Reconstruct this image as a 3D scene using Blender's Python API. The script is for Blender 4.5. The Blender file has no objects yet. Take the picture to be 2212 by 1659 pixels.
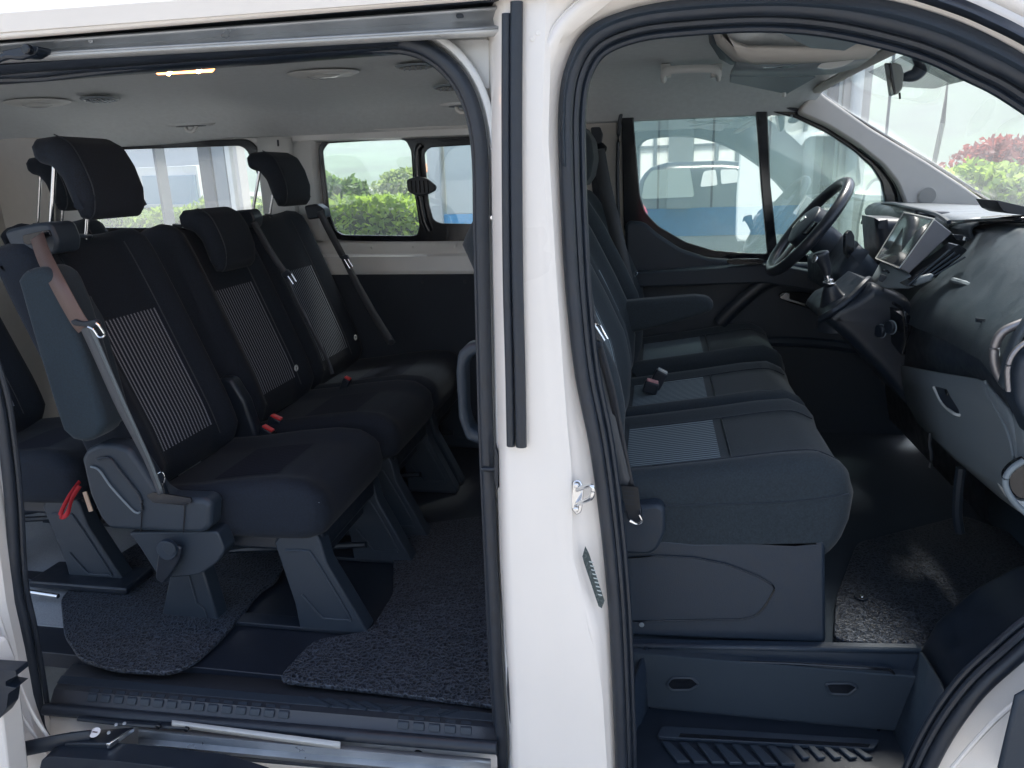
import bpy, bmesh, math, random
import numpy as np
from mathutils import Vector, Matrix
from mathutils.geometry import tessellate_polygon
random.seed(7); rng = np.random.default_rng(7)
SC = bpy.context.scene; COL = SC.collection

# ------------------------------------------------------------------ camera
EYE = np.array([0., 0., 1.55])
CX, CY, FP = 1106., 829.5, 1600.            # sight lines measured on a 2212 px wide view of the place
_y = np.array([314., 460., -1600.]); _y /= np.linalg.norm(_y)
_x = np.array([8506., -140., 1600.]); _x -= _x.dot(_y)*_y; _x /= np.linalg.norm(_x)
ROT = np.stack([_x, _y, np.cross(_x, _y)])
def at(px, py, Y):
    d = ROT @ np.array([px-CX, CY-py, -FP]); return Vector(EYE + d*(Y/d[1]))
def atz(px, py, z):
    d = ROT @ np.array([px-CX, CY-py, -FP]); return Vector(EYE + d*((z-EYE[2])/d[2]))
def AT(Y, *p): return [at(a, b, Y) for a, b in p]
cd = bpy.data.cameras.new('camera'); cam = bpy.data.objects.new('camera', cd); COL.objects.link(cam)
m = Matrix([list(ROT[i])+[EYE[i]] for i in range(3)]+[[0, 0, 0, 1]]); cam.matrix_world = m
cd.sensor_width = 36; cd.lens = 36*FP/2212; cd.clip_start = .05; cd.clip_end = 3000
SC.camera = cam

# ------------------------------------------------------------------ light
w = bpy.data.worlds.new('World'); SC.world = w; w.use_nodes = True
nt = w.node_tree; bg = nt.nodes['Background']; sky = nt.nodes.new('ShaderNodeTexSky')
sky.sky_type = 'NISHITA'; sky.sun_disc = False
SUN_EL, SUN_AZ = 62, 18                     # azimuth measured clockwise from +Y
sky.sun_elevation = math.radians(SUN_EL); sky.sun_rotation = math.radians(SUN_AZ)
sky.air_density = 1.0; sky.dust_density = 3.0; sky.ozone_density = 1.0
nt.links.new(sky.outputs[0], bg.inputs[0]); bg.inputs[1].default_value = .15
sl = bpy.data.lights.new('sun', 'SUN'); sl.energy = 4.5; sl.angle = math.radians(14); sl.color = (1, .95, .88)
so = bpy.data.objects.new('sun', sl); COL.objects.link(so)
az, el = math.radians(SUN_AZ), math.radians(SUN_EL)
sd = Vector((math.sin(az)*math.cos(el), math.cos(az)*math.cos(el), math.sin(el)))
so.rotation_euler = sd.to_track_quat('Z', 'Y').to_euler(); so.location = (0, -5, 8)
vs = SC.view_settings; vs.view_transform = 'Standard'; vs.look = 'None'; vs.exposure = 1.50; vs.gamma = 1

# ------------------------------------------------------------------ materials
MATS = {}
def mat(name, col, rough=.5, metal=0, bump=None, var=0, vscale=8, coat=0, sheen=0, spec=.5, trans=0, emis=None, detail=4):
    if name in MATS: return MATS[name]
    M = bpy.data.materials.new(name); M.use_nodes = True; N = M.node_tree.nodes; L = M.node_tree.links
    b = N['Principled BSDF']; I = b.inputs
    I['Base Color'].default_value = (*col, 1); I['Roughness'].default_value = rough; I['Metallic'].default_value = metal
    I['Coat Weight'].default_value = coat; I['Coat Roughness'].default_value = .08
    I['Sheen Weight'].default_value = sheen; I['Sheen Roughness'].default_value = .4
    I['Specular IOR Level'].default_value = spec; I['Transmission Weight'].default_value = trans
    if emis: I['Emission Color'].default_value = (*emis[0], 1); I['Emission Strength'].default_value = emis[1]
    tc = N.new('ShaderNodeTexCoord')
    if var:
        n = N.new('ShaderNodeTexNoise'); n.inputs['Scale'].default_value = vscale; n.inputs['Detail'].default_value = detail
        L.new(tc.outputs['Object'], n.inputs['Vector'])
        r = N.new('ShaderNodeMapRange'); r.inputs[1].default_value = .3; r.inputs[2].default_value = .7
        r.inputs[3].default_value = 1-var; r.inputs[4].default_value = 1+var
        L.new(n.outputs['Fac'], r.inputs[0])
        mx = N.new('ShaderNodeVectorMath'); mx.operation = 'SCALE'; mx.inputs[0].default_value = col
        L.new(r.outputs[0], mx.inputs['Scale']); L.new(mx.outputs[0], I['Base Color'])
        r2 = N.new('ShaderNodeMapRange'); r2.inputs[1].default_value = .3; r2.inputs[2].default_value = .7
        r2.inputs[3].default_value = max(.02, rough-.08); r2.inputs[4].default_value = min(1, rough+.08)
        L.new(n.outputs['Fac'], r2.inputs[0]); L.new(r2.outputs[0], I['Roughness'])
    if bump:
        n = N.new('ShaderNodeTexNoise'); n.inputs['Scale'].default_value = bump[0]; n.inputs['Detail'].default_value = 3
        L.new(tc.outputs['Object'], n.inputs['Vector'])
        bp = N.new('ShaderNodeBump'); bp.inputs['Strength'].default_value = bump[1]; bp.inputs['Distance'].default_value = bump[2] if len(bump) > 2 else .002
        L.new(n.outputs['Fac'], bp.inputs['Height']); L.new(bp.outputs[0], I['Normal'])
    MATS[name] = M; return M
def stripes(name, base, line, pitch, dash, duty=.38, rough=.9, cross=0, fill=.62):
    M = bpy.data.materials.new(name); M.use_nodes = True; N = M.node_tree.nodes; L = M.node_tree.links
    b = N['Principled BSDF']; b.inputs['Roughness'].default_value = rough; b.inputs['Specular IOR Level'].default_value = .2
    uv = N.new('ShaderNodeUVMap'); sp = N.new('ShaderNodeSeparateXYZ'); L.new(uv.outputs[0], sp.inputs[0])
    def cell(sock, p, d, off=None):
        a = N.new('ShaderNodeMath'); a.operation = 'DIVIDE'; L.new(sock, a.inputs[0]); a.inputs[1].default_value = p
        if off is not None:
            o = N.new('ShaderNodeMath'); o.operation = 'ADD'; L.new(a.outputs[0], o.inputs[0]); L.new(off, o.inputs[1]); a = o
        f = N.new('ShaderNodeMath'); f.operation = 'FRACT'; L.new(a.outputs[0], f.inputs[0])
        g = N.new('ShaderNodeMath'); g.operation = 'LESS_THAN'; L.new(f.outputs[0], g.inputs[0]); g.inputs[1].default_value = d
        return g.outputs[0]
    s = cell(sp.outputs[0], pitch, duty); d = cell(sp.outputs[1], dash, fill)
    m_ = N.new('ShaderNodeMath'); m_.operation = 'MULTIPLY'; L.new(s, m_.inputs[0]); L.new(d, m_.inputs[1])
    mix = N.new('ShaderNodeMix'); mix.data_type = 'RGBA'; L.new(m_.outputs[0], mix.inputs[0])
    mix.inputs[6].default_value = (*base, 1); mix.inputs[7].default_value = (*line, 1)
    L.new(mix.outputs[2], b.inputs['Base Color'])
    bp = N.new('ShaderNodeBump'); bp.inputs['Strength'].default_value = .6; bp.inputs['Distance'].default_value = .0015
    L.new(s, bp.inputs['Height']); L.new(bp.outputs[0], b.inputs['Normal'])
    return M
def glass(name, tint, refl, rough=0.0, film=None):
    M = bpy.data.materials.new(name); M.use_nodes = True; N = M.node_tree.nodes; L = M.node_tree.links
    N.remove(N['Principled BSDF']); out = N['Material Output']
    t = N.new('ShaderNodeBsdfTransparent'); t.inputs[0].default_value = (*tint, 1)
    g = N.new('ShaderNodeBsdfGlossy'); g.inputs['Roughness'].default_value = rough; g.inputs[0].default_value = (.95, 1, .99, 1)
    lw = N.new('ShaderNodeLayerWeight'); lw.inputs[0].default_value = .5; pw = N.new('ShaderNodeMath'); pw.operation = 'POWER'; pw.inputs[1].default_value = 5
    L.new(lw.outputs['Facing'], pw.inputs[0])
    a = N.new('ShaderNodeMath'); a.operation = 'MULTIPLY_ADD'; a.use_clamp = True; L.new(pw.outputs[0], a.inputs[0]); a.inputs[1].default_value = .8*(1-refl); a.inputs[2].default_value = refl
    x = N.new('ShaderNodeMixShader'); L.new(a.outputs[0], x.inputs[0]); L.new(t.outputs[0], x.inputs[1]); L.new(g.outputs[0], x.inputs[2])
    last = x.outputs[0]
    if film:
        d = N.new('ShaderNodeBsdfTranslucent'); d.inputs[0].default_value = (*film[0], 1)
        y = N.new('ShaderNodeMixShader'); y.inputs[0].default_value = film[1]; L.new(last, y.inputs[1]); L.new(d.outputs[0], y.inputs[2]); last = y.outputs[0]
    L.new(last, out.inputs[0]); return M
paint = mat('white_paint', (.80, .75, .69), .32, var=.03, vscale=3, coat=.5, bump=(2.5, .05, .01))
inpaint = mat('inner_white_paint', (.66, .67, .66), .34, var=.05, vscale=5, coat=.2, bump=(14, .08, .01))
greymetal = mat('galvanised_rail', (.36, .38, .40), .35, metal=.6, var=.15, vscale=14)
steel = mat('bright_steel', (.75, .76, .77), .18, metal=1)
rubber = mat('black_rubber', (.015, .021, .031), .42, var=.15, vscale=30, bump=(60, .08, .001))
gloss = mat('gloss_black', (.006, .008, .012), .12)
fabric = mat('charcoal_fabric', (.011, .016, .0255), .9, var=.35, vscale=260, sheen=.05, spec=.25, bump=(300, .8, .001), detail=2)
fabside = mat('slate_fabric', (.020, .032, .043), .9, var=.2, vscale=260, sheen=.12, spec=.3, bump=(300, .8, .001), detail=2)
fabfront = mat('front_fabric', (.024, .034, .043), .9, var=.25, vscale=260, sheen=.12, spec=.3, bump=(300, .8, .001), detail=2)
fablight = mat('pale_grey_fabric', (.10, .125, .14), .9, var=.2, vscale=380, sheen=.25, bump=(480, .5, .001), detail=2)
webbing = mat('belt_webbing', (.055, .062, .072), .5, bump=(300, .4, .0008))
weblit = mat('lamplit_webbing', (.115, .072, .062), .5, bump=(300, .4, .0008))  # warm roof lamp light put into the upper belt's colour
plastic = mat('grained_plastic', (.014, .026, .043), .5, var=.06, vscale=40, bump=(380, .35, .0012))
darkplastic = mat('black_plastic', (.008, .014, .024), .4, var=.1, vscale=30)
dashmat = mat('dash_plastic', (.027, .039, .050), .42, var=.06, vscale=20, bump=(330, .45, .0015))
greyplastic = mat('light_grey_plastic', (.17, .205, .23), .5, bump=(380, .25, .001))
slate = mat('slate_plastic', (.017, .028, .043), .5, bump=(380, .25, .001))
head = mat('headliner_cloth', (.53, .56, .57), .95, var=.05, vscale=60, bump=(300, .25, .001))
trim = mat('beige_trim', (.48, .455, .42), .7, var=.03, vscale=30, bump=(300, .2, .001))
pale = mat('pale_plastic', (.55, .57, .56), .45)
red = mat('red_plastic', (.62, .03, .035), .35); redcloth = mat('red_webbing', (.5, .02, .03), .7)
floorv = mat('dark_floor_vinyl', (.007, .012, .022), .45, bump=(120, .15, .001))
floorg = mat('grey_floor_vinyl', (.30, .32, .34), .5, var=.2, vscale=300, bump=(200, .3, .001))
def translucent(name, col, tcol, k, var=.3, scale=5):
    M = mat(name, col, .6, var=var, vscale=scale); N = M.node_tree.nodes; L = M.node_tree.links; out = N['Material Output']
    t = N.new('ShaderNodeBsdfTranslucent'); t.inputs[0].default_value = (*tcol, 1); x = N.new('ShaderNodeMixShader'); x.inputs[0].default_value = k
    L.new(N['Principled BSDF'].outputs[0], x.inputs[1]); L.new(t.outputs[0], x.inputs[2]); L.new(x.outputs[0], out.inputs[0]); return M
leather = mat('black_leather', (.02, .025, .034), .3, bump=(260, .35, .001))
glassm = glass('side_glass', (.93, .97, .96), .06, film=((.85, .9, .92), .03))
glassd = glass('driver_glass', (.82, .92, .89), .34, film=((.75, .9, .85), .10))
glassw = glass('windscreen_glass', (.95, .98, .98), .05, film=((.85, .9, .92), .06))
glassr = glass('dusty_rear_glass', (.95, .97, .97), .06, film=((.85, .88, .9), .10))
lens = mat('lamp_lens', (.55, .57, .56), .12, spec=.8)
def matmat():
    M = bpy.data.materials.new('coil_mat'); M.use_nodes = True; N = M.node_tree.nodes; L = M.node_tree.links; b = N['Principled BSDF']
    tc = N.new('ShaderNodeTexCoord'); n0 = N.new('ShaderNodeTexNoise'); n0.inputs['Scale'].default_value = 60; L.new(tc.outputs['Object'], n0.inputs['Vector'])
    ad = N.new('ShaderNodeVectorMath'); ad.operation = 'MULTIPLY_ADD'; ad.inputs[1].default_value = (.02, .02, .02)
    L.new(n0.outputs['Color'], ad.inputs[0]); L.new(tc.outputs['Object'], ad.inputs[2])
    v = N.new('ShaderNodeTexVoronoi'); v.feature = 'DISTANCE_TO_EDGE'; v.inputs['Scale'].default_value = 95; L.new(ad.outputs[0], v.inputs['Vector'])
    r = N.new('ShaderNodeValToRGB'); r.color_ramp.elements[0].position = .02; r.color_ramp.elements[0].color = (.06, .075, .10, 1)  # faint highlights on the loop edges, put into the colour
    r.color_ramp.elements[1].position = .12; r.color_ramp.elements[1].color = (.006, .01, .018, 1); L.new(v.outputs[0], r.inputs[0]); L.new(r.outputs[0], b.inputs['Base Color'])
    bp = N.new('ShaderNodeBump'); bp.invert = True; bp.inputs['Strength'].default_value = 1; bp.inputs['Distance'].default_value = .006; L.new(v.outputs[0], bp.inputs['Height']); L.new(bp.outputs[0], b.inputs['Normal'])
    b.inputs['Roughness'].default_value = .5; return M
matm = matmat()
stripe2 = stripes('rear_stripe_fabric', (.013, .018, .03), (.27, .29, .33), .0135, .0045, fill=.8)
stripe_dk = stripes('rear_cushion_rib_fabric', (.008, .013, .025), (.02, .024, .038), .013, .0062, fill=1)
stripe1 = stripes('front_stripe_fabric', (.05, .066, .08), (.22, .27, .30), .0125, .009, duty=.5, fill=1)

# ------------------------------------------------------------------ helpers
def empty(name, loc, label=None, cat=None, group=None):
    o = bpy.data.objects.new(name, None); COL.objects.link(o); o.location = loc; o.empty_display_size = .1
    if label: o['label'] = label
    if cat: o['category'] = cat
    if group: o['group'] = group
    return o
def mesh(name, V, F, M, parent=None, smooth=True, bevel=0, seg=2, uvs=None, sub=0, solid=0, label=None, auto=40, cat=None, group=None, kind=None):
    me = bpy.data.meshes.new(name); me.from_pydata([tuple(v) for v in V], [], F); me.validate()
    if uvs is not None:
        ul = me.uv_layers.new(name='UVMap')
        for l in me.loops: ul.data[l.index].uv = uvs[l.vertex_index]
    b = bmesh.new(); b.from_mesh(me); bmesh.ops.recalc_face_normals(b, faces=b.faces); b.to_mesh(me); b.free()
    o = bpy.data.objects.new(name, me); COL.objects.link(o); me.materials.append(M)
    if parent:
        o.parent = parent; o.matrix_parent_inverse = Matrix.Translation(wloc(parent)).inverted()
    else:
        xs = np.array([v[:] for v in V]); c = Vector(((xs[:, 0].min()+xs[:, 0].max())/2, (xs[:, 1].min()+xs[:, 1].max())/2, xs[:, 2].min()))
        me.transform(Matrix.Translation(-c)); o.location = c
    if solid:
        s = o.modifiers.new('thickness', 'SOLIDIFY'); s.thickness = solid; s.offset = 0
    if bevel:
        s = o.modifiers.new('bevel', 'BEVEL'); s.width = bevel; s.segments = seg; s.limit_method = 'ANGLE'; s.angle_limit = math.radians(35)
    if sub:
        s = o.modifiers.new('subsurf', 'SUBSURF'); s.levels = s.render_levels = sub
    if smooth:
        me.polygons.foreach_set('use_smooth', [True]*len(me.polygons))
        try: me.set_sharp_from_angle(angle=math.radians(auto))
        except Exception: pass
    if label: o['label'] = label
    if cat: o['category'] = cat
    if group: o['group'] = group
    if kind: o['kind'] = kind
    return o
def wloc(o):
    # meshes are built in world coordinates; only a top-level object carries an offset
    return Vector(o.location) if o.parent is None else Vector((0, 0, 0))
def box(name, a, b, M, parent=None, bevel=.004, **k):
    x0, y0, z0 = a; x1, y1, z1 = b
    V = [(x, y, z) for x in (x0, x1) for y in (y0, y1) for z in (z0, z1)]
    F = [(0, 1, 3, 2), (4, 6, 7, 5), (0, 4, 5, 1), (2, 3, 7, 6), (0, 2, 6, 4), (1, 5, 7, 3)]
    return mesh(name, V, F, M, parent, bevel=bevel, **k)
def hexa(name, P, M, parent=None, bevel=.004, **k):
    # P: front quad (4) then back quad (4)
    F = [(0, 1, 2, 3), (7, 6, 5, 4), (0, 4, 5, 1), (1, 5, 6, 2), (2, 6, 7, 3), (3, 7, 4, 0)]
    return mesh(name, P, F, M, parent, bevel=bevel, **k)
def prism(name, pts, dy, M, parent=None, bevel=.004, **k):
    """outline pts (vectors on one XZ plane) given thickness dy along Y"""
    n = len(pts); V = [Vector(p) for p in pts]+[Vector(p)+Vector((0, dy, 0)) for p in pts]
    F = [tuple(range(n)), tuple(range(2*n-1, n-1, -1))]+[(i, (i+1) % n, n+(i+1) % n, n+i) for i in range(n)]
    return mesh(name, V, F, M, parent, bevel=bevel, **k)
def cr(pts, n=8, closed=False):
    P = [Vector(p) for p in pts]; out = []; N = len(P)
    for i in range(N if closed else N-1):
        if closed: a, b, c, d = P[i-1], P[i], P[(i+1) % N], P[(i+2) % N]
        else: a, b, c, d = P[max(i-1, 0)], P[i], P[i+1], P[min(i+2, N-1)]
        for j in range(n):
            t = j/n; out.append(.5*((2*b)+(c-a)*t+(2*a-5*b+4*c-d)*t*t+(3*b-a-3*c+d)*t**3))
    if not closed: out.append(P[-1])
    return out
def rpoly(pts, r, n=5):
    out = []; N = len(pts); P = [Vector(p) for p in pts]
    for i in range(N):
        a, b, c = P[i-1], P[i], P[(i+1) % N]; u = a-b; v = c-b
        q = min(r, u.length*.48, v.length*.48); s = b+u.normalized()*q; e = b+v.normalized()*q
        for j in range(n+1):
            t = j/n; out.append(s*(1-t)**2+b*2*t*(1-t)+e*t*t)
    return out
def resample(P, K):
    P = P+[P[0]]; d = [0]
    for i in range(len(P)-1): d.append(d[-1]+(P[i+1]-P[i]).length)
    out = []; j = 0
    for k in range(K):
        s = d[-1]*k/K
        while d[j+1] < s: j += 1
        t = (s-d[j])/max(1e-9, d[j+1]-d[j]); out.append(P[j].lerp(P[j+1], t))
    return out
def tube(name, path, r, M, parent=None, seg=10, closed=False, flat=None, up=(0, 0, 1), rf=None, **k):
    """round tube, or an oval one: flat = (half width along 'up' x tangent, half width along up)"""
    P = [Vector(p) for p in path]; N = len(P); V = []; F = []; upv = Vector(up)
    for i, p in enumerate(P):
        a = P[i-1] if (closed or i > 0) else p; b = P[(i+1) % N] if (closed or i < N-1) else p
        t = (b-a).normalized(); s = t.cross(upv)
        if s.length < .05: s = t.cross(Vector((1, 0, 0)))
        s.normalize(); u = s.cross(t).normalized()
        w_, h_ = flat if flat else (r, r)
        q = rf(i/(N-1)) if rf else 1
        for j in range(seg):
            an = 2*math.pi*j/seg; V.append(p+s*math.cos(an)*w_*q+u*math.sin(an)*h_*q)
    for i in range(N if closed else N-1):
        i2 = (i+1) % N
        for j in range(seg):
            j2 = (j+1) % seg; F.append((i*seg+j, i*seg+j2, i2*seg+j2, i2*seg+j))
    if not closed: F += [tuple(range(seg)), tuple(range((N-1)*seg, N*seg))]
    return mesh(name, V, F, M, parent, **k)
def sheet(name, rows, M, parent=None, th=.003, uv=False, **k):
    n = len(rows[0]); V = [p for r in rows for p in r]; F = []
    for i in range(len(rows)-1):
        for j in range(n-1): a = i*n+j; F.append((a, a+1, a+n+1, a+n))
    return mesh(name, V, F, M, parent, solid=th, **k)
def ribbon(name, path, wdir, w, M, parent=None, th=.0025, n=8, **k):
    P = cr(path, n) if n else [Vector(p) for p in path]; rows = []
    for i, p in enumerate(P):
        t = i/(len(P)-1)
        d = Vector(wdir[0]).lerp(Vector(wdir[-1]), t) if isinstance(wdir, list) else Vector(wdir)
        ww = w[0]*(1-t)+w[1]*t if isinstance(w, tuple) else w
        d = d.normalized()*ww/2; rows.append([p-d, p, p+d])
    return sheet(name, rows, M, parent, th=th, **k)
def disc(name, c, n, r, h, M, parent=None, seg=24, ry=None, axis=None, bevel=.002, r2=None, **k):
    """short cylinder: centre c, axis n, radius r (ry across 'axis'), height h"""
    n = Vector(n).normalized(); a = Vector(axis) if axis else n.orthogonal(); a = (a-a.dot(n)*n).normalized(); b = n.cross(a)
    ry = ry or r; r2 = 1 if r2 is None else r2; c = Vector(c); V = []
    for kx, sc in ((0, 1), (1, r2)):
        for j in range(seg):
            an = 2*math.pi*j/seg; V.append(c+n*h*kx+(a*math.cos(an)*r+b*math.sin(an)*ry)*sc)
    F = [tuple(range(seg)), tuple(range(2*seg-1, seg-1, -1))]+[(j, (j+1) % seg, seg+(j+1) % seg, seg+j) for j in range(seg)]
    return mesh(name, V, F, M, parent, bevel=bevel, **k)
def plate(name, outer, holes, Y, th, M, parent=None, bevel=.003, **k):
    """flat panel in the XZ plane, outer outline and holes, front at Y, thickness th away from the camera"""
    cu = bpy.data.curves.new('c', 'CURVE'); cu.dimensions = '2D'; cu.fill_mode = 'BOTH'; cu.extrude = th/2-bevel; cu.bevel_depth = bevel; cu.bevel_resolution = 2
    for L_ in [outer]+holes:
        s = cu.splines.new('POLY'); s.points.add(len(L_)-1); s.use_cyclic_u = True
        for i, p in enumerate(L_): s.points[i].co = (p[0], p[2], 0, 1)
    co = bpy.data.objects.new('c', cu); me = bpy.data.meshes.new_from_object(co)
    V = [Vector((v.co.x, Y+th/2-v.co.z, v.co.y)) for v in me.vertices]; F = [tuple(p.vertices) for p in me.polygons]
    bpy.data.objects.remove(co); bpy.data.curves.remove(cu); bpy.data.meshes.remove(me)
    return mesh(name, V, F, M, parent, auto=50, **k)
def frame_ring(name, A, B, yA, yB, M, parent=None, th=.004, **k):
    n = len(A); V = [Vector((p[0], yA, p[2])) for p in A]+[Vector((p[0], yB, p[2])) for p in B]
    F = [(i, (i+1) % n, n+(i+1) % n, n+i) for i in range(n)]
    return mesh(name, V, F, M, parent, solid=th, **k)
def sstep(a, b, x):
    t = min(1, max(0, (x-a)/(b-a))); return t*t*(3-2*t)
def ypad(name, pts, y0, y1, M, parent=None, r=.03, K=56, bol=0, bdir=(1, 0, 0), bw=(.5, .9), smooth=0, ins=None, lean=0, **k):
    """upholstered pad: closed XZ outline carried along Y, rounded at both ends, side bolsters raised along bdir;
    ins=(name, material, s0, s1, test, extra) adds a patch of other cloth lying on it"""
    P = [Vector((p[0], 0, p[2])) for p in pts]; P = rpoly(P, smooth, 5) if smooth else P
    P = resample(P, K); area = sum(P[i-1].x*P[i].z-P[i].x*P[i-1].z for i in range(K)); sg = 1 if area > 0 else -1
    Nn = []
    for i in range(K):
        t = (P[(i+1) % K]-P[i-1]).normalized(); Nn.append(Vector((t.z, 0, -t.x))*sg)
    w_ = (y1-y0); bd = Vector(bdir).normalized()
    def pt(i, s, off=0):
        e = max(0, abs(s)-(1-2*r/w_))/(2*r/w_); e = min(e, 1); inset = r*(1-math.sqrt(max(0, 1-e*e)))
        wgt = max(0, Nn[i].dot(bd))**1.5; B = bol*wgt*(sstep(bw[0], bw[1], abs(s)))
        p = P[i]+Nn[i]*(off-inset+B); p = p+Vector((lean*abs(s), 0, 0)); p.y = (y0+y1)/2+s*w_/2; return p
    e0 = 1-2*r/w_; S = [-1, -1+.04*(1-e0), -1+.15*(1-e0), -1+.35*(1-e0), -1+.65*(1-e0)]
    mid = [-e0+2*e0*i/16 for i in range(17)]; S = S+mid+[-s for s in reversed(S)]
    V = [pt(i, s) for s in S for i in range(K)]; F = []
    for a in range(len(S)-1):
        for i in range(K): j = (i+1) % K; F.append((a*K+i, a*K+j, (a+1)*K+j, (a+1)*K+i))
    for base in (0, (len(S)-1)*K):
        tri = tessellate_polygon([[Vector((V[base+i].x, V[base+i].z, 0)) for i in range(K)]])
        F += [tuple(base+q for q in t) for t in tri]
    o = mesh(name, V, F, M, parent, auto=60, **k)
    if ins:
        nm, MM, s0, s1, test = ins[:5]; idx = [i for i in range(K) if test(P[i], Nn[i])]
        # contiguous run
        st = next((q for q in range(len(idx)) if (idx[q]-1) % K not in idx), 0); idx = idx[st:]+idx[:st]
        SS = [s0+(s1-s0)*q/14 for q in range(15)]; V = []; U = []; acc = 0
        for q, i in enumerate(idx):
            if q: acc += (P[i]-P[idx[q-1]]).length
            for s in SS: V.append(pt(i, s, .0018)); U.append((s*w_/2+5, acc))
        n = len(SS); F = [(a*n+b, a*n+b+1, (a+1)*n+b+1, (a+1)*n+b) for a in range(len(idx)-1) for b in range(n-1)]
        mesh(nm, V, F, MM, parent if not ins[5:] else ins[5], uvs=U)
    return o
def leafmesh(name, C, size, M, parent=None, **k):
    """many single leaves (quads) at centres C"""
    n = len(C); a = rng.normal(size=(n, 3)); a /= np.linalg.norm(a, axis=1)[:, None]; b = rng.normal(size=(n, 3)); b -= (b*a).sum(1)[:, None]*a; b /= np.linalg.norm(b, axis=1)[:, None]
    s = size*(.6+.8*rng.random((n, 1))); V = np.concatenate([C-a*s, C+b*s*.5, C+a*s, C-b*s*.5], 1).reshape(-1, 3)
    me = bpy.data.meshes.new(name); me.vertices.add(4*n); me.vertices.foreach_set('co', V.ravel()); me.loops.add(4*n); me.loops.foreach_set('vertex_index', np.arange(4*n))
    me.polygons.add(n); me.polygons.foreach_set('loop_start', np.arange(n)*4); me.polygons.foreach_set('loop_total', np.full(n, 4)); me.update(); me.validate()
    o = bpy.data.objects.new(name, me); COL.objects.link(o); me.materials.append(M)
    if parent: o.parent = parent; o.matrix_parent_inverse = Matrix.Translation(wloc(parent)).inverted()
    for q, v in k.items(): o[q] = v
    return o
def text(name, body, M, parent, loc, rot, size, ext=.0004):
    cu = bpy.data.curves.new('t', 'FONT'); cu.body = body; cu.size = size; cu.extrude = ext; cu.align_x = 'CENTER'; cu.align_y = 'CENTER'
    co = bpy.data.objects.new('t', cu); me = bpy.data.meshes.new_from_object(co)
    me.transform(Matrix.Translation(loc) @ rot.to_4x4()); V = [v.co.copy() for v in me.vertices]; F = [tuple(p.vertices) for p in me.polygons]
    bpy.data.objects.remove(co); bpy.data.curves.remove(cu)
    return mesh(name, V, F, M, parent, smooth=False)
def basis(xd, yd):
    x = Vector(xd).normalized(); y = Vector(yd); y = (y-y.dot(x)*x).normalized(); z = x.cross(y); return Matrix((x, y, z)).transposed()

# ================================================================== THE VAN BODY
van = empty('van', (0, 2.1, 0), 'white passenger van seen through its open sliding door and open front door', 'van')
# --- outlines of the two door openings (near side)
S1 = [(-120, 500), (-130, 260), (-60, 168), (100, 152), (300, 128), (500, 108), (700, 94), (830, 89), (905, 99), (965, 135), (1008, 190), (1033, 260), (1044, 350),
      (1046, 500), (1050, 700), (1056, 950), (1066, 1200), (1077, 1450), (1086, 1580), (1083, 1650), (1060, 1700), (900, 1720), (500, 1660), (250, 1630), (140, 1600), (103, 1570), (88, 1479), (67, 1355), (46, 1249), (35, 1071), (22, 950), (6, 850), (-30, 740)]
S2 = [(1347, 1700), (1341, 1600), (1335, 1450), (1327, 1300), (1311, 1130), (1288, 960), (1258, 810), (1240, 650), (1230, 500), (1224, 350), (1224, 230), (1240, 145), (1285, 80), (1375, 42), (1500, 26), (1650, 18), (1780, 26), (1900, 48), (2020, 82), (2120, 128), (2220, 182), (2420, 330),
      (2620, 560), (2700, 800), (2640, 1060), (2450, 1230), (2260, 1355), (2180, 1420), (2105, 1490), (2040, 1580), (1990, 1680), (1950, 1790), (1800, 1830), (1500, 1820), (1380, 1790)]
def ring(S, Y, n=5): return cr([at(a, b, Y) for a, b in S], n, closed=True)
R1 = ring(S1, 1.25); R2 = ring(S2, 1.21)
def outset(R, d, Y):
    N = len(R); c = sum(R, Vector())/N; A = sum(R[i-1].x*R[i].z-R[i].x*R[i-1].z for i in range(N)); sg = 1 if A > 0 else -1; out = []
    for i in range(N):
        t = (R[(i+2) % N]-R[i-2]).normalized(); dd = d(R[i]) if callable(d) else d
        p = R[i]+Vector((t.z, 0, -t.x))*sg*dd; p.y = Y; out.append(p)
    return out
# rubber seals
def seal(nm, R, Y, w1, lab):
    o = tube(nm, [Vector((p.x, Y, p.z)) for p in R], w1, rubber, van, seg=12, closed=True, flat=(w1, .011), up=(0, 1, 0), label=lab)
    return o
seal('door_seal', R1, 1.235, .0125, 'black rubber seal round the sliding door opening')
tube('seal_lip', [Vector((p.x, 1.247, p.z)) for p in outset(R1, -.013, 1.24)], .006, rubber, van, seg=8, closed=True, up=(0, 1, 0))
seal('door_seal', R2, 1.20, .0115, 'black rubber seal round the front door opening')
tube('seal_lip', [Vector((p.x, 1.213, p.z)) for p in outset(R2, -.013, 1.2)], .007, rubber, van, seg=8, closed=True, up=(0, 1, 0))
tube('seal_lip', [Vector((p.x, 1.222, p.z)) for p in outset(R2, -.024, 1.2)], .006, darkplastic, van, seg=8, closed=True, up=(0, 1, 0))
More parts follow.
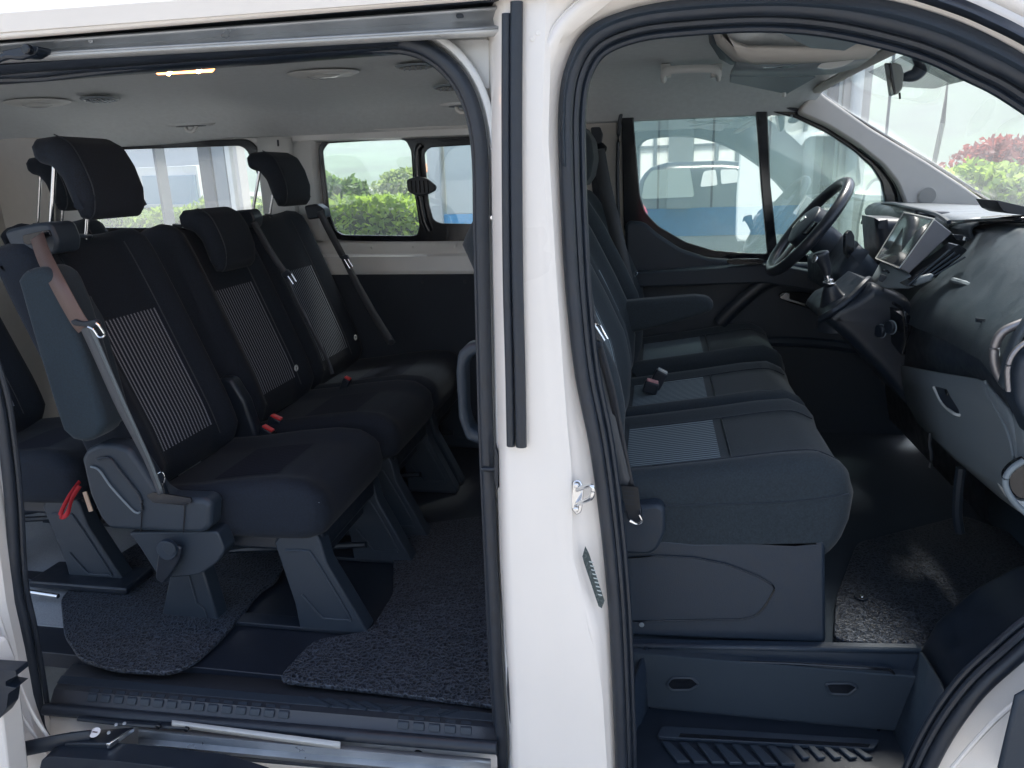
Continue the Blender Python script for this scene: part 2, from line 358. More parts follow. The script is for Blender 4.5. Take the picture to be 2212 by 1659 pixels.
# painted return of the front opening: seal -> shallow gutter -> rounded shoulder -> outer skin
def g2(p):   # gutter width varies down the pillar
    x, z = p.x, p.z
    if x < .05: return .030+.030*sstep(1.35, .95, z)-.030*sstep(.90, .72, z)
    return .036 if z > 1.4 else .09
G0 = outset(R2, .006, 1.212); G1 = outset(R2, lambda p: g2(p)*.55, 1.205); G2 = outset(R2, lambda p: g2(p)*.86, 1.185); G3 = outset(R2, lambda p: g2(p)+.004, 1.172); G4 = outset(R2, lambda p: g2(p)+.016, 1.168)
cl = lambda r: r+[r[0]]
sheet('door_frame_flange', [cl(outset(R2, -.016, 1.216)), cl(G0), cl(G1), cl(G2), cl(G3), cl(G4)], paint, van, th=.003)
H0 = outset(R1, -.010, 1.252); H1 = outset(R1, .012, 1.25); H2 = outset(R1, .020, 1.235); H3 = outset(R1, .030, 1.232)
sheet('door_frame_flange', [cl(H0), cl(H1), cl(H2), cl(H3)], inpaint, van, th=.003)
# door pillar between the openings: sections lofted down its height
rows = []
yp = [(-60, 1066, 1083, 1128, 1190), (40, 1066, 1084, 1128, 1186), (300, 1066, 1085, 1129, 1178), (600, 1070, 1088, 1132, 1196), (900, 1078, 1094, 1137, 1218), (965, 1079, 1095, 1139, 1224), (1000, 1079, 1092, 1140, 1228), (1200, 1084, 1096, 1145, 1232), (1400, 1096, 1104, 1152, 1282), (1500, 1104, 1110, 1158, 1296), (1760, 1112, 1118, 1168, 1312)]
for i in range(60):
    t = -60+i*(1820/59); k = max(j for j in range(len(yp)-1) if yp[j][0] <= t+1e-6); a, b = yp[k], yp[k+1]; u = (t-a[0])/(b[0]-a[0])
    q = [a[j]*(1-u)+b[j]*u for j in range(5)]
    q = q[1:]
    rows.append([at(q[0]-14, t, 1.262), at(q[0]-3, t, 1.243), at(q[0]+1, t, 1.205), at(q[1]-7, t, 1.190), at(q[1], t, 1.178), at(q[1]+10, t, 1.173), at(q[2], t, 1.171), at((q[2]+q[3])/2, t, 1.168), at(q[3]-8, t, 1.1665), at(q[3]+4, t, 1.172), at(q[3]+4+max(0, 110-t)*1.2, t, 1.178)])
sheet('door_pillar', rows, paint, van, th=.004, label='white painted pillar between the sliding door and the front door')
# outer skin round both openings (roof side, sill, front wing)
g5 = lambda p: g2(p)+(.018 if p.x < .06 else (.045 if p.z > 1.3 else .30))
G5 = outset(R2, g5, 1.170)
sheet('inner_door_surround', [cl(outset(R2, -.020, 1.224)), cl(outset(R2, .03, 1.25)), cl(outset(R2, lambda p: .05 if p.x < .1 else .20, 1.27))], darkplastic, van, th=.004)
sheet('body_side', [cl(G4), cl(G5)], paint, van, th=.003, label='white outer body skin round the front door')
# A: front pillar bands over the open door (upper right)
def arc(pts, Y): return cr([at(a, b, Y) for a, b in pts], 8)
inn = [(1226, 360), (1226, 230), (1243, 148), (1289, 84), (1378, 45), (1500, 29), (1650, 21), (1780, 27), (1904, 47), (2021, 81), (2120, 125), (2212, 172), (2330, 250), (2460, 356)]
mid_ = [(1219, 360), (1218, 222), (1234, 138), (1278, 70), (1366, 32), (1490, 14), (1645, 6), (1780, 10), (1904, 24), (2021, 57), (2120, 98), (2212, 146), (2330, 222), (2460, 328)]
ou = [(1217, 360), (1213, 216), (1228, 130), (1270, 62), (1360, 22), (1480, 0), (1640, -10), (1780, -8), (1904, 0), (2021, 31), (2120, 70), (2212, 120), (2330, 193), (2460, 298)]
sheet('pillar_band', [arc(inn, 1.198), arc(mid_, 1.186), arc(ou, 1.192)], slate, van, th=.004)
top2 = [(1700, -60), (1850, -48), (1960, -22), (2070, 14), (2140, 44), (2212, 80), (2330, 150), (2460, 250)]
sheet('drip_moulding', [arc([(a, b+15) for a, b in top2], 1.150), arc([(a, b+2) for a, b in top2], 1.142), arc([(a, b-16) for a, b in top2], 1.148)], rubber, van, th=.005)
# --- black weatherstrips on the pillar
def strip_(nm, pts, hw, Y, lab=None):
    tube(nm, cr([at(a, b, Y) for a, b in pts], 6), hw, rubber, van, seg=12, flat=(hw, .008), up=(0, 1, 0), label=lab)
strip_('weatherstrip', [(1095, 30), (1094, 300), (1096, 600), (1101, 800), (1104, 963)], .0078, 1.166)
strip_('weatherstrip', [(1116, 4), (1115, 300), (1118, 600), (1123, 800), (1126, 965)], .0094, 1.160)
# --- B pillar panel right of the curved seal (upper), with press marks and small brackets
pan = AT(1.255, (860, 70), (1072, 66), (1078, 330), (1062, 700), (1070, 1000), (1052, 1000), (1048, 500), (1046, 300), (1020, 205), (960, 118))
prism('inner_pillar_panel', [p for p in pan], .006, inpaint, van, bevel=.001)
prism('access_cover', rpoly(AT(1.250, (932, 88), (1058, 84), (1066, 190), (1050, 192), (1047, 185), (1030, 193), (985, 130)), .008), .004, inpaint, van, bevel=.0015)
prism('pillar_bracket', rpoly(AT(1.243, (1062, 300), (1069, 300), (1067, 480), (1060, 478)), .003), .004, gloss, van, bevel=.001)
for a, b in ((1064, 322), (1063, 470)): disc('bolt', at(a, b, 1.241), (0, -1, 0), .004, .003, steel, van, seg=10, bevel=.001)
tube('seal_clip', AT(1.222, (1041, 1013), (1060, 1014), (1072, 1013)), .004, darkplastic, van, seg=10)
prism('hinge_catch', rpoly(AT(1.20, (1068, 960), (1076, 985), (1075, 1060), (1068, 1040)), .004), .012, darkplastic, van, bevel=.001)
prism('hinge_catch', rpoly(AT(1.20, (1096, 1438), (1106, 1455), (1110, 1580), (1101, 1560), (1095, 1490)), .006), .012, darkplastic, van, bevel=.001)
for a, b in ((1162, 72), (1150, 84)): disc('press_mark', at(a, b, 1.166), (0, -1, 0), .0035, .0012, paint, van, seg=14, bevel=.0006)
# slot and sticker in the gutter, door striker
prism('pillar_slot', AT(1.176, (1208, 836), (1211, 834), (1232, 985), (1229, 987)), .004, darkplastic, van, bevel=0)
stk = AT(1.171, (1264, 1180), (1272, 1195), (1306, 1298), (1300, 1314), (1293, 1310), (1262, 1218), (1258, 1202))
prism('warning_sticker', stk, .001, mat('sticker_black', (.03, .05, .055), .25, var=.2, vscale=200), van, bevel=0)
wt = mat('sticker_print', (.45, .5, .5), .5)
for i in range(9):
    u = i/9; a = 1274+22*u; b = 1212+80*u
    prism('print_line', AT(1.1705, (a-2, b), (a+7, b+2), (a+7.8, b+4.4), (a-1, b+2.4)), .0004, wt, van, bevel=0)
stb = rpoly(AT(1.172, (1236, 1040), (1250, 1036), (1262, 1052), (1256, 1108), (1244, 1114), (1232, 1095)), .008)
sk = empty('door_striker', at(1246, 1075, 1.17), 'chrome door striker loop bolted on the white pillar', 'door striker')
prism('base_plate', stb, .006, steel, sk, bevel=.002)
tube('loop', cr([at(1247, 1058, 1.17), at(1262, 1052, 1.145), at(1278, 1050, 1.13), at(1281, 1062, 1.128), at(1276, 1076, 1.13), at(1260, 1084, 1.145), at(1246, 1090, 1.17)], 5), .0038, steel, sk, seg=10)
for a, b in ((1245, 1048), (1244, 1100)): disc('bolt', at(a, b, 1.168), (0, -1, 0), .005, .004, steel, sk, seg=12)

# --- top track over the sliding door
def lrows(L): return [[at(-260+((ax+260)*u), ay0*(1-u)+ay1*u, Y) for u in [i/8 for i in range(9)]] for (ay0, ax, ay1, Y) in L]
X1 = 1078
def band(nm, L, M, th=.004, xe=X1, **k):   # L: (y at x=0, y at 1078, Y depth)
    sheet(nm, [[at(-200+(xe+200)*u, a+(b-a)*((-200+(xe+200)*u)/X1), Y) for u in [i/10 for i in range(11)]] for a, b, Y in L], M, van, th=th, **k)
band('roof_side_rail', [(10, -70, 1.15), (30, -50, 1.14), (68, -14, 1.145), (74, -6, 1.165)], paint)
band('track_slot', [(74, -6, 1.165), (80, 2, 1.20), (94, 14, 1.215), (95, 16, 1.20)], rubber)
band('door_track', [(94, 15, 1.19), (99, 20, 1.196), (112, 40, 1.205), (118, 56, 1.200), (120, 60, 1.185)], greymetal)
band('track_lip', [(118, 60, 1.190), (127, 66, 1.186), (135, 75, 1.20)], inpaint)
band('header_seal', [(133, 56, 1.21), (141, 62, 1.205), (153, 74, 1.215), (160, 80, 1.23)], rubber, th=.006, xe=860)
band('header_trim', [(158, 78, 1.226), (174, 92, 1.25), (180, 98, 1.30), (181, 99, 1.325)], darkplastic, xe=860)
disc('track_rivet', at(198, 89, 1.198), (0, -1, 0), .0045, .004, greymetal, van, seg=12)
prism('track_slot_hole', rpoly(AT(1.192, (984, 30), (1000, 29), (1002, 38), (986, 40)), .004), .002, darkplastic, van, bevel=0)
rl = empty('door_roller', at(40, 118, 1.17), 'black upper roller arm of the sliding door in its roof track', 'door roller')
tube('arm', AT(1.16, (-40, 150), (0, 126), (20, 120), (50, 122), (76, 112)), .006, darkplastic, rl, seg=8)
prism('carriage', rpoly(AT(1.155, (2, 110), (60, 98), (82, 100), (80, 112), (60, 124), (10, 122)), .004), .03, darkplastic, rl, bevel=.002)
disc('wheel', at(66, 108, 1.15), (0, -1, 0), .008, .012, gloss, rl, seg=14)

# --- sill: floor edge, ribbed step plate, seal, painted sill, lower rail
def srow(pl, pr, yl, yr=None, n=12, xl=110, xr=1074): 
    yr = yr or yl
    a = at(xl, pl, yl); b = at(xr, pr, yr); return [a.lerp(b, i/n) for i in range(n+1)]
sp_rows = [srow(1432, 1500, 1.37, 1.37, xl=160), srow(1462, 1545, 1.30, xl=135), srow(1478, 1562, 1.262, xl=125), srow(1490, 1574, 1.238, xl=118), srow(1513, 1598, 1.228, xl=112), srow(1522, 1606, 1.222, xl=108)]
stepplate = sheet('step_plate', sp_rows, mat('step_plastic', (.030, .035, .046), .42, bump=(300, .2, .001)), van, th=.006)
for k in range(7):
    u = (k+.5)/7; a = sp_rows[1][0].lerp(sp_rows[2][0], u); b = sp_rows[1][-1].lerp(sp_rows[2][-1], u)
    tube('tread_rib', [a+Vector((0, -.001, .004)), b+Vector((0, -.001, .004))], .0018, slate, van, seg=6)
for i in range(27):     # raised blocks along the nosing
    if 14.2 < i < 22: continue
    u = .09+i*.0322; d = (sp_rows[3][-1]-sp_rows[3][0])*.023
    a = sp_rows[3][0].lerp(sp_rows[3][-1], u); b = sp_rows[4][0].lerp(sp_rows[4][-1], u); t_ = sp_rows[2][0].lerp(sp_rows[2][-1], u); t_ = a.lerp(t_, .5)
    o_ = Vector((0, -.007, .001)); up_ = Vector((0, .0, .006)); bk = Vector((0, .01, 0)); m_ = a.lerp(b, .62)
    hexa('nosing_block', [a+o_, a+d+o_, m_+d+o_, m_+o_, t_+up_, t_+d+up_, m_+d+bk, m_+bk], slate, van, bevel=.0015)
for i, (u0, v0) in enumerate([(.60, 0), (.64, 0), (.68, 0), (.72, 0), (.80, 1), (.84, 1), (.88, 1), (.92, 1)]):   # slanted tread bars near the pillar
    a = sp_rows[1][0].lerp(sp_rows[1][-1], u0); b = sp_rows[2][0].lerp(sp_rows[2][-1], u0+(.05 if v0 == 0 else -.04)); a.z += .006; b.z += .006
    tube('tread_bar', [a, b], .005, slate, van, seg=6, flat=(.006, .002))
tube('sill_seal', cr(srow(1532, 1615, 1.214, xl=98, xr=1074), 2), .0135, rubber, van, seg=12)
sheet('painted_sill', [srow(1545, 1622, 1.235), srow(1556, 1636, 1.228), srow(1600, 1664, 1.222), srow(1640, 1700, 1.222)], paint, van, th=.004)
sheet('sill_rail', [srow(1570, 1640, 1.20, xl=300, xr=1060), srow(1578, 1648, 1.19, xl=300, xr=1060), srow(1580, 1650, 1.196, xl=300, xr=1060), srow(1594, 1664, 1.198, xl=300, xr=1060), srow(1606, 1678, 1.186, xl=300, xr=1060), srow(1612, 1684, 1.196, xl=300, xr=1060)], greymetal, van, th=.003)
sheet('rail_cover', [srow(1556, 1602, 1.190, xl=372, xr=735), srow(1563, 1612, 1.184, xl=372, xr=735), srow(1569, 1618, 1.19, xl=372, xr=735)], mat('zinc_white', (.45, .46, .45), .5), van, th=.003)
sheet('sill_gap', [srow(1612, 1684, 1.20, xl=240, xr=1100), srow(1625, 1700, 1.24, xl=240, xr=1100), srow(1652, 1735, 1.20, xl=240, xr=1100)], rubber, van, th=.003)
prism('sill_hole', rpoly(AT(1.219, (893, 1622), (906, 1620), (918, 1630), (916, 1640), (900, 1638)), .006, 3), .001, gloss, van, bevel=0)
# sliding door lower arm
ar = [(30, 1612), (130, 1590), (200, 1578), (262, 1560), (292, 1562), (290, 1575), (240, 1612), (225, 1616), (130, 1620), (36, 1638)]
A0 = AT(1.15, *[(a, b) for a, b in ar])
arm = tube('door_arm', cr([at(-30, 1635, 1.12), at(60, 1616, 1.13), at(140, 1600, 1.14), at(200, 1592, 1.15)], 5), .012, darkplastic, van, seg=10, flat=(.008, .018), up=(0, 0, 1), label='black lower guide arm of the sliding door with a round white sticker')
hexa('plate', [at(140, 1605, 1.13), at(232, 1606, 1.13), at(232, 1618, 1.13), at(140, 1618, 1.13), at(150, 1580, 1.19), at(290, 1570, 1.19), at(285, 1580, 1.19), at(150, 1590, 1.19)], darkplastic, arm, bevel=.003)
hexa('steel_end', [at(228, 1606, 1.128), at(236, 1606, 1.128), at(238, 1618, 1.128), at(230, 1618, 1.128), at(284, 1572, 1.185), at(290, 1571, 1.185), at(292, 1580, 1.185), at(286, 1584, 1.185)], steel, arm, bevel=.002)
c_ = at(206, 1585, 1.152); disc('round_sticker', c_+Vector((0, 0, .003)), (0, -.35, 1), .0115, .001, mat('white_sticker', (.8, .76, .74), .4), arm, seg=24, bevel=0)
box('sticker_mark', tuple(c_+Vector((-.006, -.0015, .0042))), tuple(c_+Vector((.006, .0015, .0048))), mat('mark_brown', (.08, .03, .03), .5), arm, bevel=0)
for a, b in ((175, 1590), (236, 1586), (270, 1566), (252, 1569)): disc('rivet', at(a, b, 1.148)+Vector((0, 0, .003)), (0, -.35, 1), .004, .003, greymetal, arm, seg=12, bevel=.001)
tube('guide_bracket', AT(1.19, (170, 1552), (260, 1562), (330, 1567), (400, 1570)), .004, darkplastic, arm, seg=8, flat=(.006, .005))
for a, b in ((345, 1566), (405, 1572)): disc('guide_roller', at(a, b, 1.185), (0, -1, 0), .006, .008, gloss, arm, seg=14)
# rear edge: white door jamb, sliding door slid back at the far left
jam = [(-60, 900), (-20, 1020), (0, 1150), (20, 1300), (42, 1400), (60, 1500), (86, 1600), (140, 1680), (150, 1740)]
sheet('rear_jamb', [[at(a+e, b, Y) for a, b in jam] for e, Y in ((-160, 1.16), (-70, 1.165), (-30, 1.185), (-8, 1.20), (18, 1.235), (34, 1.245))], paint, van, th=.004)
for e in (0, 26):
    tube('jamb_bead', cr(AT(1.158, (-30+e, 1330), (-6+e, 1400), (14+e, 1470), (44+e, 1540), (90+e, 1610), (120+e, 1660)), 5), .004, paint, van, seg=8)
sd_ = empty('sliding_door', at(-60, 1500, 1.08), 'white edge of the sliding door slid back at the left', 'sliding door')
prism('door_edge', rpoly(AT(1.06, (-200, 1400), (-30, 1405), (-10, 1450), (6, 1560), (22, 1700), (-200, 1700)), .01), .05, paint, sd_, bevel=.008)
prism('latch', rpoly(AT(1.045, (-30, 1445), (34, 1449), (36, 1460), (12, 1472), (12, 1482), (36, 1486), (18, 1498), (14, 1530), (0, 1552), (-30, 1556)), .003), .03, darkplastic, sd_, bevel=.003)
prism('cladding', rpoly([at(a, b, 1.10) for a, b in ((85, 1665), (90, 1640), (110, 1634), (250, 1644), (460, 1668), (560, 1700), (60, 1760))], .01), .05, darkplastic, van, bevel=.006)
# front wing corner, lower right
hexa('wing_edge', [at(2150, 1670, 1.08), at(2190, 1500, 1.08), at(2330, 1420, 1.08), at(2330, 1700, 1.08), at(2160, 1670, 1.165), at(2200, 1510, 1.165), at(2330, 1430, 1.165), at(2330, 1700, 1.165)], slate, van, bevel=.01)
tube('wing_crease', cr(AT(1.168, (2040, 1680), (2090, 1620), (2150, 1555), (2215, 1500)), 6), .004, paint, van, seg=8)

# ================================================================== INTERIOR SHELL
# floor
prism('rear_floor', [Vector(p) for p in ((-2.85, 1.36, .395), (-.1, 1.36, .395), (-.1, 1.36, .438), (-2.85, 1.36, .438))], 1.6, floorv, van, bevel=.002)
box('grey_floor_panel', (-2.8, 1.46, .438), (-1.50, 2.95, .441), floorg, van, bevel=0)
prism('cab_floor', [Vector(p) for p in ((-.10, 1.42, .40), (1.0, 1.42, .40), (1.35, 1.42, .62), (1.30, 1.42, .66), (.95, 1.42, .537), (-.10, 1.42, .537))], 1.55, mat('cab_floor_vinyl', (.018, .030, .044), .9, bump=(120, .15, .001)), van, bevel=.003)  # bluish veil of stray light put into the vinyl colour
box('bulkhead', (1.28, 1.22, .4), (1.32, 3.0, 1.33), darkplastic, van, bevel=0)
# headliner: cross-sections carried along the roof
def hx(x):
    lift = -.05*sstep(.15, .75, x); s = [(1.30, 1.785), (1.38, 1.815), (1.55, 1.85), (1.8, 1.875), (2.1, 1.885), (2.4, 1.882), (2.65, 1.862), (2.80, 1.835), (2.88, 1.80), (2.94, 1.765), (2.975, 1.735)]
    return [Vector((x+.12*math.sin((y-1.3)/1.7*math.pi)*sstep(.2, .6, x), y, z+lift*math.sin((y-1.2)/1.8*math.pi)-.018*sstep(.3, .75, x))) for y, z in s]
xs = [-2.86+i*.1 for i in range(33)]+[.40, .46, .52]
hrows = []
for x in xs:
    r = [v.copy() for v in cr(hx(x), 3)]
    for v in r:
        v.z += .012*math.exp(-((x+1.75)/.18)**2)+.010*math.exp(-((x+.45)/.14)**2)-.012*math.exp(-((x+1.15)/.3)**2)*math.exp(-((v.y-2.55)/.25)**2)
    hrows.append(r)
sheet('headliner', hrows, head, van, th=.012)
sheet('roof_skin', [[Vector((x, y, z)) for y, z in ((1.15, 1.80), (1.22, 1.86), (1.5, 1.93), (2.1, 1.96), (2.8, 1.93), (3.06, 1.80))] for x in (-2.9, -1, 0, .45, .55)], paint, van, th=.01)
# far side wall with its window openings
w1 = rpoly(AT(3.0, (690, 322), (700, 304), (860, 290), (1090, 278), (1090, 524), (760, 516), (722, 512), (706, 460)), .03)
w0 = rpoly([Vector((-2.50, 3, 1.37)), Vector((-1.60, 3, 1.335)), Vector((-1.59, 3, 1.50)), Vector((-1.66, 3, 1.725)), Vector((-2.50, 3, 1.735))], .06)
out = [Vector(p) for p in ((-2.86, 0, .42), (-.30, 0, .42), (-.30, 0, 1.78), (-2.86, 0, 1.78))]
plate('far_side_wall', out, [w0, w1], 2.985, .03, inpaint, van, bevel=.004)
# pressed ledge below the windows
def wrow(z, y, x0=-1.55, x1=-.3): return [Vector((x0+(x1-x0)*i/8, y, z-.012*i/8)) for i in range(9)]
sheet('wall_ledge', [wrow(1.318, 2.985), wrow(1.300, 2.965), wrow(1.262, 2.955), wrow(1.252, 2.94), wrow(1.20, 2.935), wrow(1.18, 2.93)], inpaint, van, th=.003)
sheet('wall_header', [wrow(1.755, 2.95), wrow(1.745, 2.962), wrow(1.722, 2.965), wrow(1.712, 2.98)], inpaint, van, th=.003)
for x in (-1.20, -1.02, -.84, -.66): disc('spot_weld', (x, 2.962, 1.735), (0, -1, 0), .006, .003, inpaint, van, seg=10)
for x in (-1.16, -.98, -.80, -.64): disc('spot_weld', (x, 2.952, 1.286), (0, -1, 0), .006, .003, inpaint, van, seg=10)
sheet('window_post_panel', [[at(a, b, Y) for a, b in ((x, 296), (x+2, 360), (x+12, 440), (x+20, 520))] for x, Y in ((556, 2.95), (600, 2.935), (624, 2.945), (632, 2.975), (650, 2.97), (672, 2.965), (690, 2.985))], inpaint, van, th=.003)
prism('post_slot', AT(2.93, (598, 302), (601, 302), (602, 316), (599, 316)), .004, darkplastic, van, bevel=0)
dk = mat('dark_door_card', (.009, .016, .028), .8, bump=(300, .3, .001))
prism('lower_side_panel', [Vector(p) for p in ((-2.8, 2.925, .44), (-.30, 2.925, .44), (-.30, 2.925, 1.172), (-2.8, 2.925, 1.188))], .03, dk, van, bevel=.004)
for x in (-.94, -.76): disc('trim_clip', (x, 2.922, 1.145), (0, -1, 0), .007, .004, darkplastic, van, seg=14)
# rear door trim closing the back
box('rear_wall', (-2.90, 1.2, .42), (-2.86, 3.0, 1.80), trim, van, bevel=.004)
prism('rear_corner_trim', [at(-300, 300, 2.9), at(84, 295, 2.9), at(100, 350, 2.9), at(112, 520, 2.9), at(-300, 520, 2.9)], .04, trim, van, bevel=.01)
# window units
def win(name, lab, outerr, openings, panes, Y=2.975, gm=glassm, th=.014):
    u = empty(name, (sum((p.x for p in outerr), 0)/len(outerr), Y, min(p.z for p in outerr)), lab, 'window')
    plate('frame', outerr, openings, Y, th, gloss if name != 'x' else rubber, u, bevel=.003)
    for P in panes: prism('pane', P, .003, gm, u, bevel=0)
    return u
o1 = rpoly(AT(2.975, (688, 320), (698, 303), (860, 288), (1092, 276), (1092, 527), (760, 519), (722, 516), (702, 470)), .03)
pa = rpoly(AT(2.975, (694, 325), (706, 308), (862, 299), (878, 303), (889, 325), (894, 400), (907, 488), (902, 508), (890, 511), (740, 509), (724, 500), (709, 460)), .012)
pb = rpoly(AT(2.975, (914, 330), (926, 317), (1010, 312), (1092, 309), (1092, 487), (950, 484), (934, 476), (924, 440)), .014)
u1 = win('side_window', 'black framed sliding side window behind the rear seats, two rounded panes', o1, [pa, pb], [[p+Vector((0, .008, 0)) for p in pa], [p+Vector((0, .008, 0)) for p in pb]])
tube('inner_bar', cr(AT(2.962, (909, 312), (900, 330), (903, 400), (914, 470), (926, 500)), 5), .012, gloss, u1, seg=8, flat=(.012, .006), up=(0, 1, 0))
lt = prism('latch', rpoly(AT(2.945, (877, 388), (900, 381), (920, 384), (942, 402), (940, 412), (920, 422), (900, 424), (880, 414)), .012), .02, darkplastic, u1, bevel=.006)
for k in range(5):
    a = 888+k*9; tube('grip_rib', AT(2.942, (a, 390), (a+2, 416)), .0022, gloss, lt, seg=6)
o0 = rpoly([Vector((p[0], 0, p[1])) for p in ((-2.52, 1.355), (-1.585, 1.325), (-1.575, 1.50), (-1.65, 1.735), (-2.52, 1.745))], .05)
i0 = rpoly([Vector((p[0], 2.975, p[1])) for p in ((-2.49, 1.392), (-1.635, 1.37), (-1.615, 1.50), (-1.685, 1.715), (-2.49, 1.725))], .045)
win('quarter_window', 'dusty rear quarter window with rain marks behind the headrests', o0, [i0], [[p+Vector((0, .008, 0)) for p in i0]], gm=glassr)

# ------------------------------------------------------------------ cab far side: door frame, window, pillars
cab = [(1150, 225), (1345, 222), (1500, 196), (1640, 198), (1735, 232), (1800, 268), (1860, 308), (1915, 352), (1950, 395), (1962, 440), (1970, 600), (1900, 1000), (1150, 1000)]
hole = [(1352, 245), (1362, 228), (1400, 219), (1500, 214), (1630, 218), (1720, 240), (1790, 272), (1850, 312), (1900, 355), (1928, 392), (1940, 440), (1944, 560), (1700, 560), (1530, 552), (1470, 530), (1410, 500), (1380, 470)]
plate('cab_side_trim', cr(AT(2.985, *cab), 1, True), [rpoly(AT(2.985, *hole), .02)], 2.975, .04, trim, van, bevel=.006)
# curved transition between headliner and side above the door
prism('pillar_trim', rpoly(AT(2.90, (1724, 243), (1746, 212), (1768, 190), (1778, 204), (1880, 276), (2000, 348), (2080, 400), (2152, 452), (2165, 500), (1962, 500), (1957, 440), (1940, 396), (1908, 356), (1850, 310), (1790, 272)), .02), .06, trim, van, bevel=.014, label='beige windscreen pillar trim with round speaker')
disc('speaker_grille', at(2003, 423, 2.897), (0, -1, 0), .0285, .003, mat('speaker_cloth', (.30, .29, .27), .9, bump=(900, .8, .001)), van, seg=32)
tube('speaker_ring', [at(2003, 423, 2.896)+Vector((math.cos(i*math.pi/16)*.0295, 0, math.sin(i*math.pi/16)*.0295)) for i in range(32)], .0014, trim, van, seg=6, closed=True)
disc('trim_plug', at(1710, 250, 2.95), (0, -1, 0), .004, .004, greyplastic, van, seg=10)
tube('windscreen_edge', cr(AT(2.93, (1768, 186), (1778, 206), (1880, 274), (2000, 345), (2080, 396), (2158, 450)), 6), .006, gloss, van, seg=8)
# driver door
dd = empty('driver_door', at(1600, 800, 3.0), 'far side front door with dark lower panel and large window', 'door')
fo = rpoly(AT(2.96, (1344, 250), (1356, 228), (1400, 216), (1500, 211), (1632, 216), (1722, 240), (1792, 272), (1852, 312), (1902, 356), (1930, 394), (1942, 440), (1946, 590), (1680, 585), (1520, 572), (1350, 500)), .018)
fa = rpoly(AT(2.96, (1366, 255), (1376, 236), (1402, 228), (1500, 223), (1634, 229), (1646, 400), (1660, 551), (1600, 548), (1540, 543), (1480, 525), (1420, 490), (1392, 460), (1380, 420)), .016)
fb = rpoly(AT(2.96, (1655, 236), (1718, 252), (1786, 284), (1846, 324), (1886, 360), (1906, 392), (1914, 430), (1914, 552), (1678, 552), (1662, 400)), .010)
plate('window_frame', fo, [fa, fb], 2.955, .02, gloss, dd, bevel=.004)
prism('window_pane', [Vector((p.x, 2.968, p.z)) for p in fa], .003, glassd, dd, bevel=0)
prism('quarter_pane', [Vector((p.x, 2.968, p.z)) for p in fb], .003, glassd, dd, bevel=0)
tube('frame_seal', cr(AT(2.945, (1338, 520), (1334, 400), (1336, 290), (1344, 240), (1362, 222), (1420, 212), (1500, 208), (1632, 213), (1724, 238)), 5), .007, rubber, dd, seg=8)
tube('frame_seal', cr(AT(2.935, (1860, 316), (1905, 352), (1938, 392), (1950, 440), (1952, 480)), 5), .012, rubber, dd, seg=8)
pn = AT(2.93, (1350, 486), (1360, 477), (1392, 480), (1420, 505), (1470, 538), (1530, 557), (1600, 562), (1690, 566), (1960, 575), (1990, 700), (1960, 1000), (1360, 1000))
prism('door_panel', rpoly(pn, .02), .05, plastic, dd, bevel=.012)
prism('armrest_ledge', rpoly(AT(2.86, (1352, 590), (1560, 578), (1640, 570), (1700, 575), (1820, 600), (1830, 640), (1650, 612), (1352, 622)), .02), .08, plastic, dd, bevel=.012)
prism('switch_recess', rpoly(AT(2.855, (1568, 566), (1578, 560), (1640, 559), (1655, 564), (1645, 571), (1582, 572)), .008), .02, gloss, dd, bevel=.003)
disc('window_switch', at(1672, 563, 2.85), (0, -.5, 1), .012, .006, steel, dd, seg=16)
tube('pull_strap', cr(AT(2.88, (1555, 700), (1580, 672), (1640, 620), (1680, 600)), 5), .022, darkplastic, dd, seg=10, flat=(.026, .014), up=(0, 1, 0))
prism('handle_recess', rpoly(AT(2.885, (1680, 640), (1692, 630), (1740, 632), (1790, 645), (1795, 668), (1750, 668), (1700, 652)), .012), .02, gloss, dd, bevel=.003)
prism('inner_handle', rpoly(AT(2.87, (1684, 644), (1698, 632), (1706, 634), (1706, 646), (1740, 656), (1738, 660), (1700, 650)), .004), .015, steel, dd, bevel=.002)
tube('panel_crease', cr(AT(2.925, (1360, 800), (1500, 770), (1640, 740), (1800, 745), (1960, 780)), 6), .02, plastic, dd, seg=8)
# door mirror outside
mr = empty('door_mirror', at(1880, 480, 3.2), 'white backed door mirror outside the driver window', 'mirror')
def tilt(pts, off=0):     # outline carried on a plane turned towards the rear
    return [at(a, b, 3.27-.12*(a-1848)/60+off) for a, b in pts]
def slab(nm, pts, o0, o1, M, bv):
    A_, B_ = rpoly(tilt(pts, o0), .02), rpoly(tilt(pts, o1), .02); n_ = len(A_)
    mesh(nm, A_+B_, [tuple(range(n_)), tuple(range(2*n_-1, n_-1, -1))]+[(q, (q+1) % n_, n_+(q+1) % n_, n_+q) for q in range(n_)], M, mr, bevel=bv)
slab('housing', [(1846, 548), (1851, 480), (1867, 408), (1884, 385), (1906, 382), (1912, 400), (1908, 470), (1898, 542), (1872, 558)], .004, .08, darkplastic, .006)
slab('mirror_glass', [(1852, 540), (1857, 480), (1871, 416), (1887, 392), (1902, 390), (1904, 470), (1893, 535)], 0, .003, mat('mirror_silver', (.95, .97, .97), .03, metal=1), 0)
tube('mounting_arm', [at(1880, 552, 3.2), at(1905, 560, 3.05), at(1925, 560, 2.99)], .02, darkplastic, mr, seg=10)
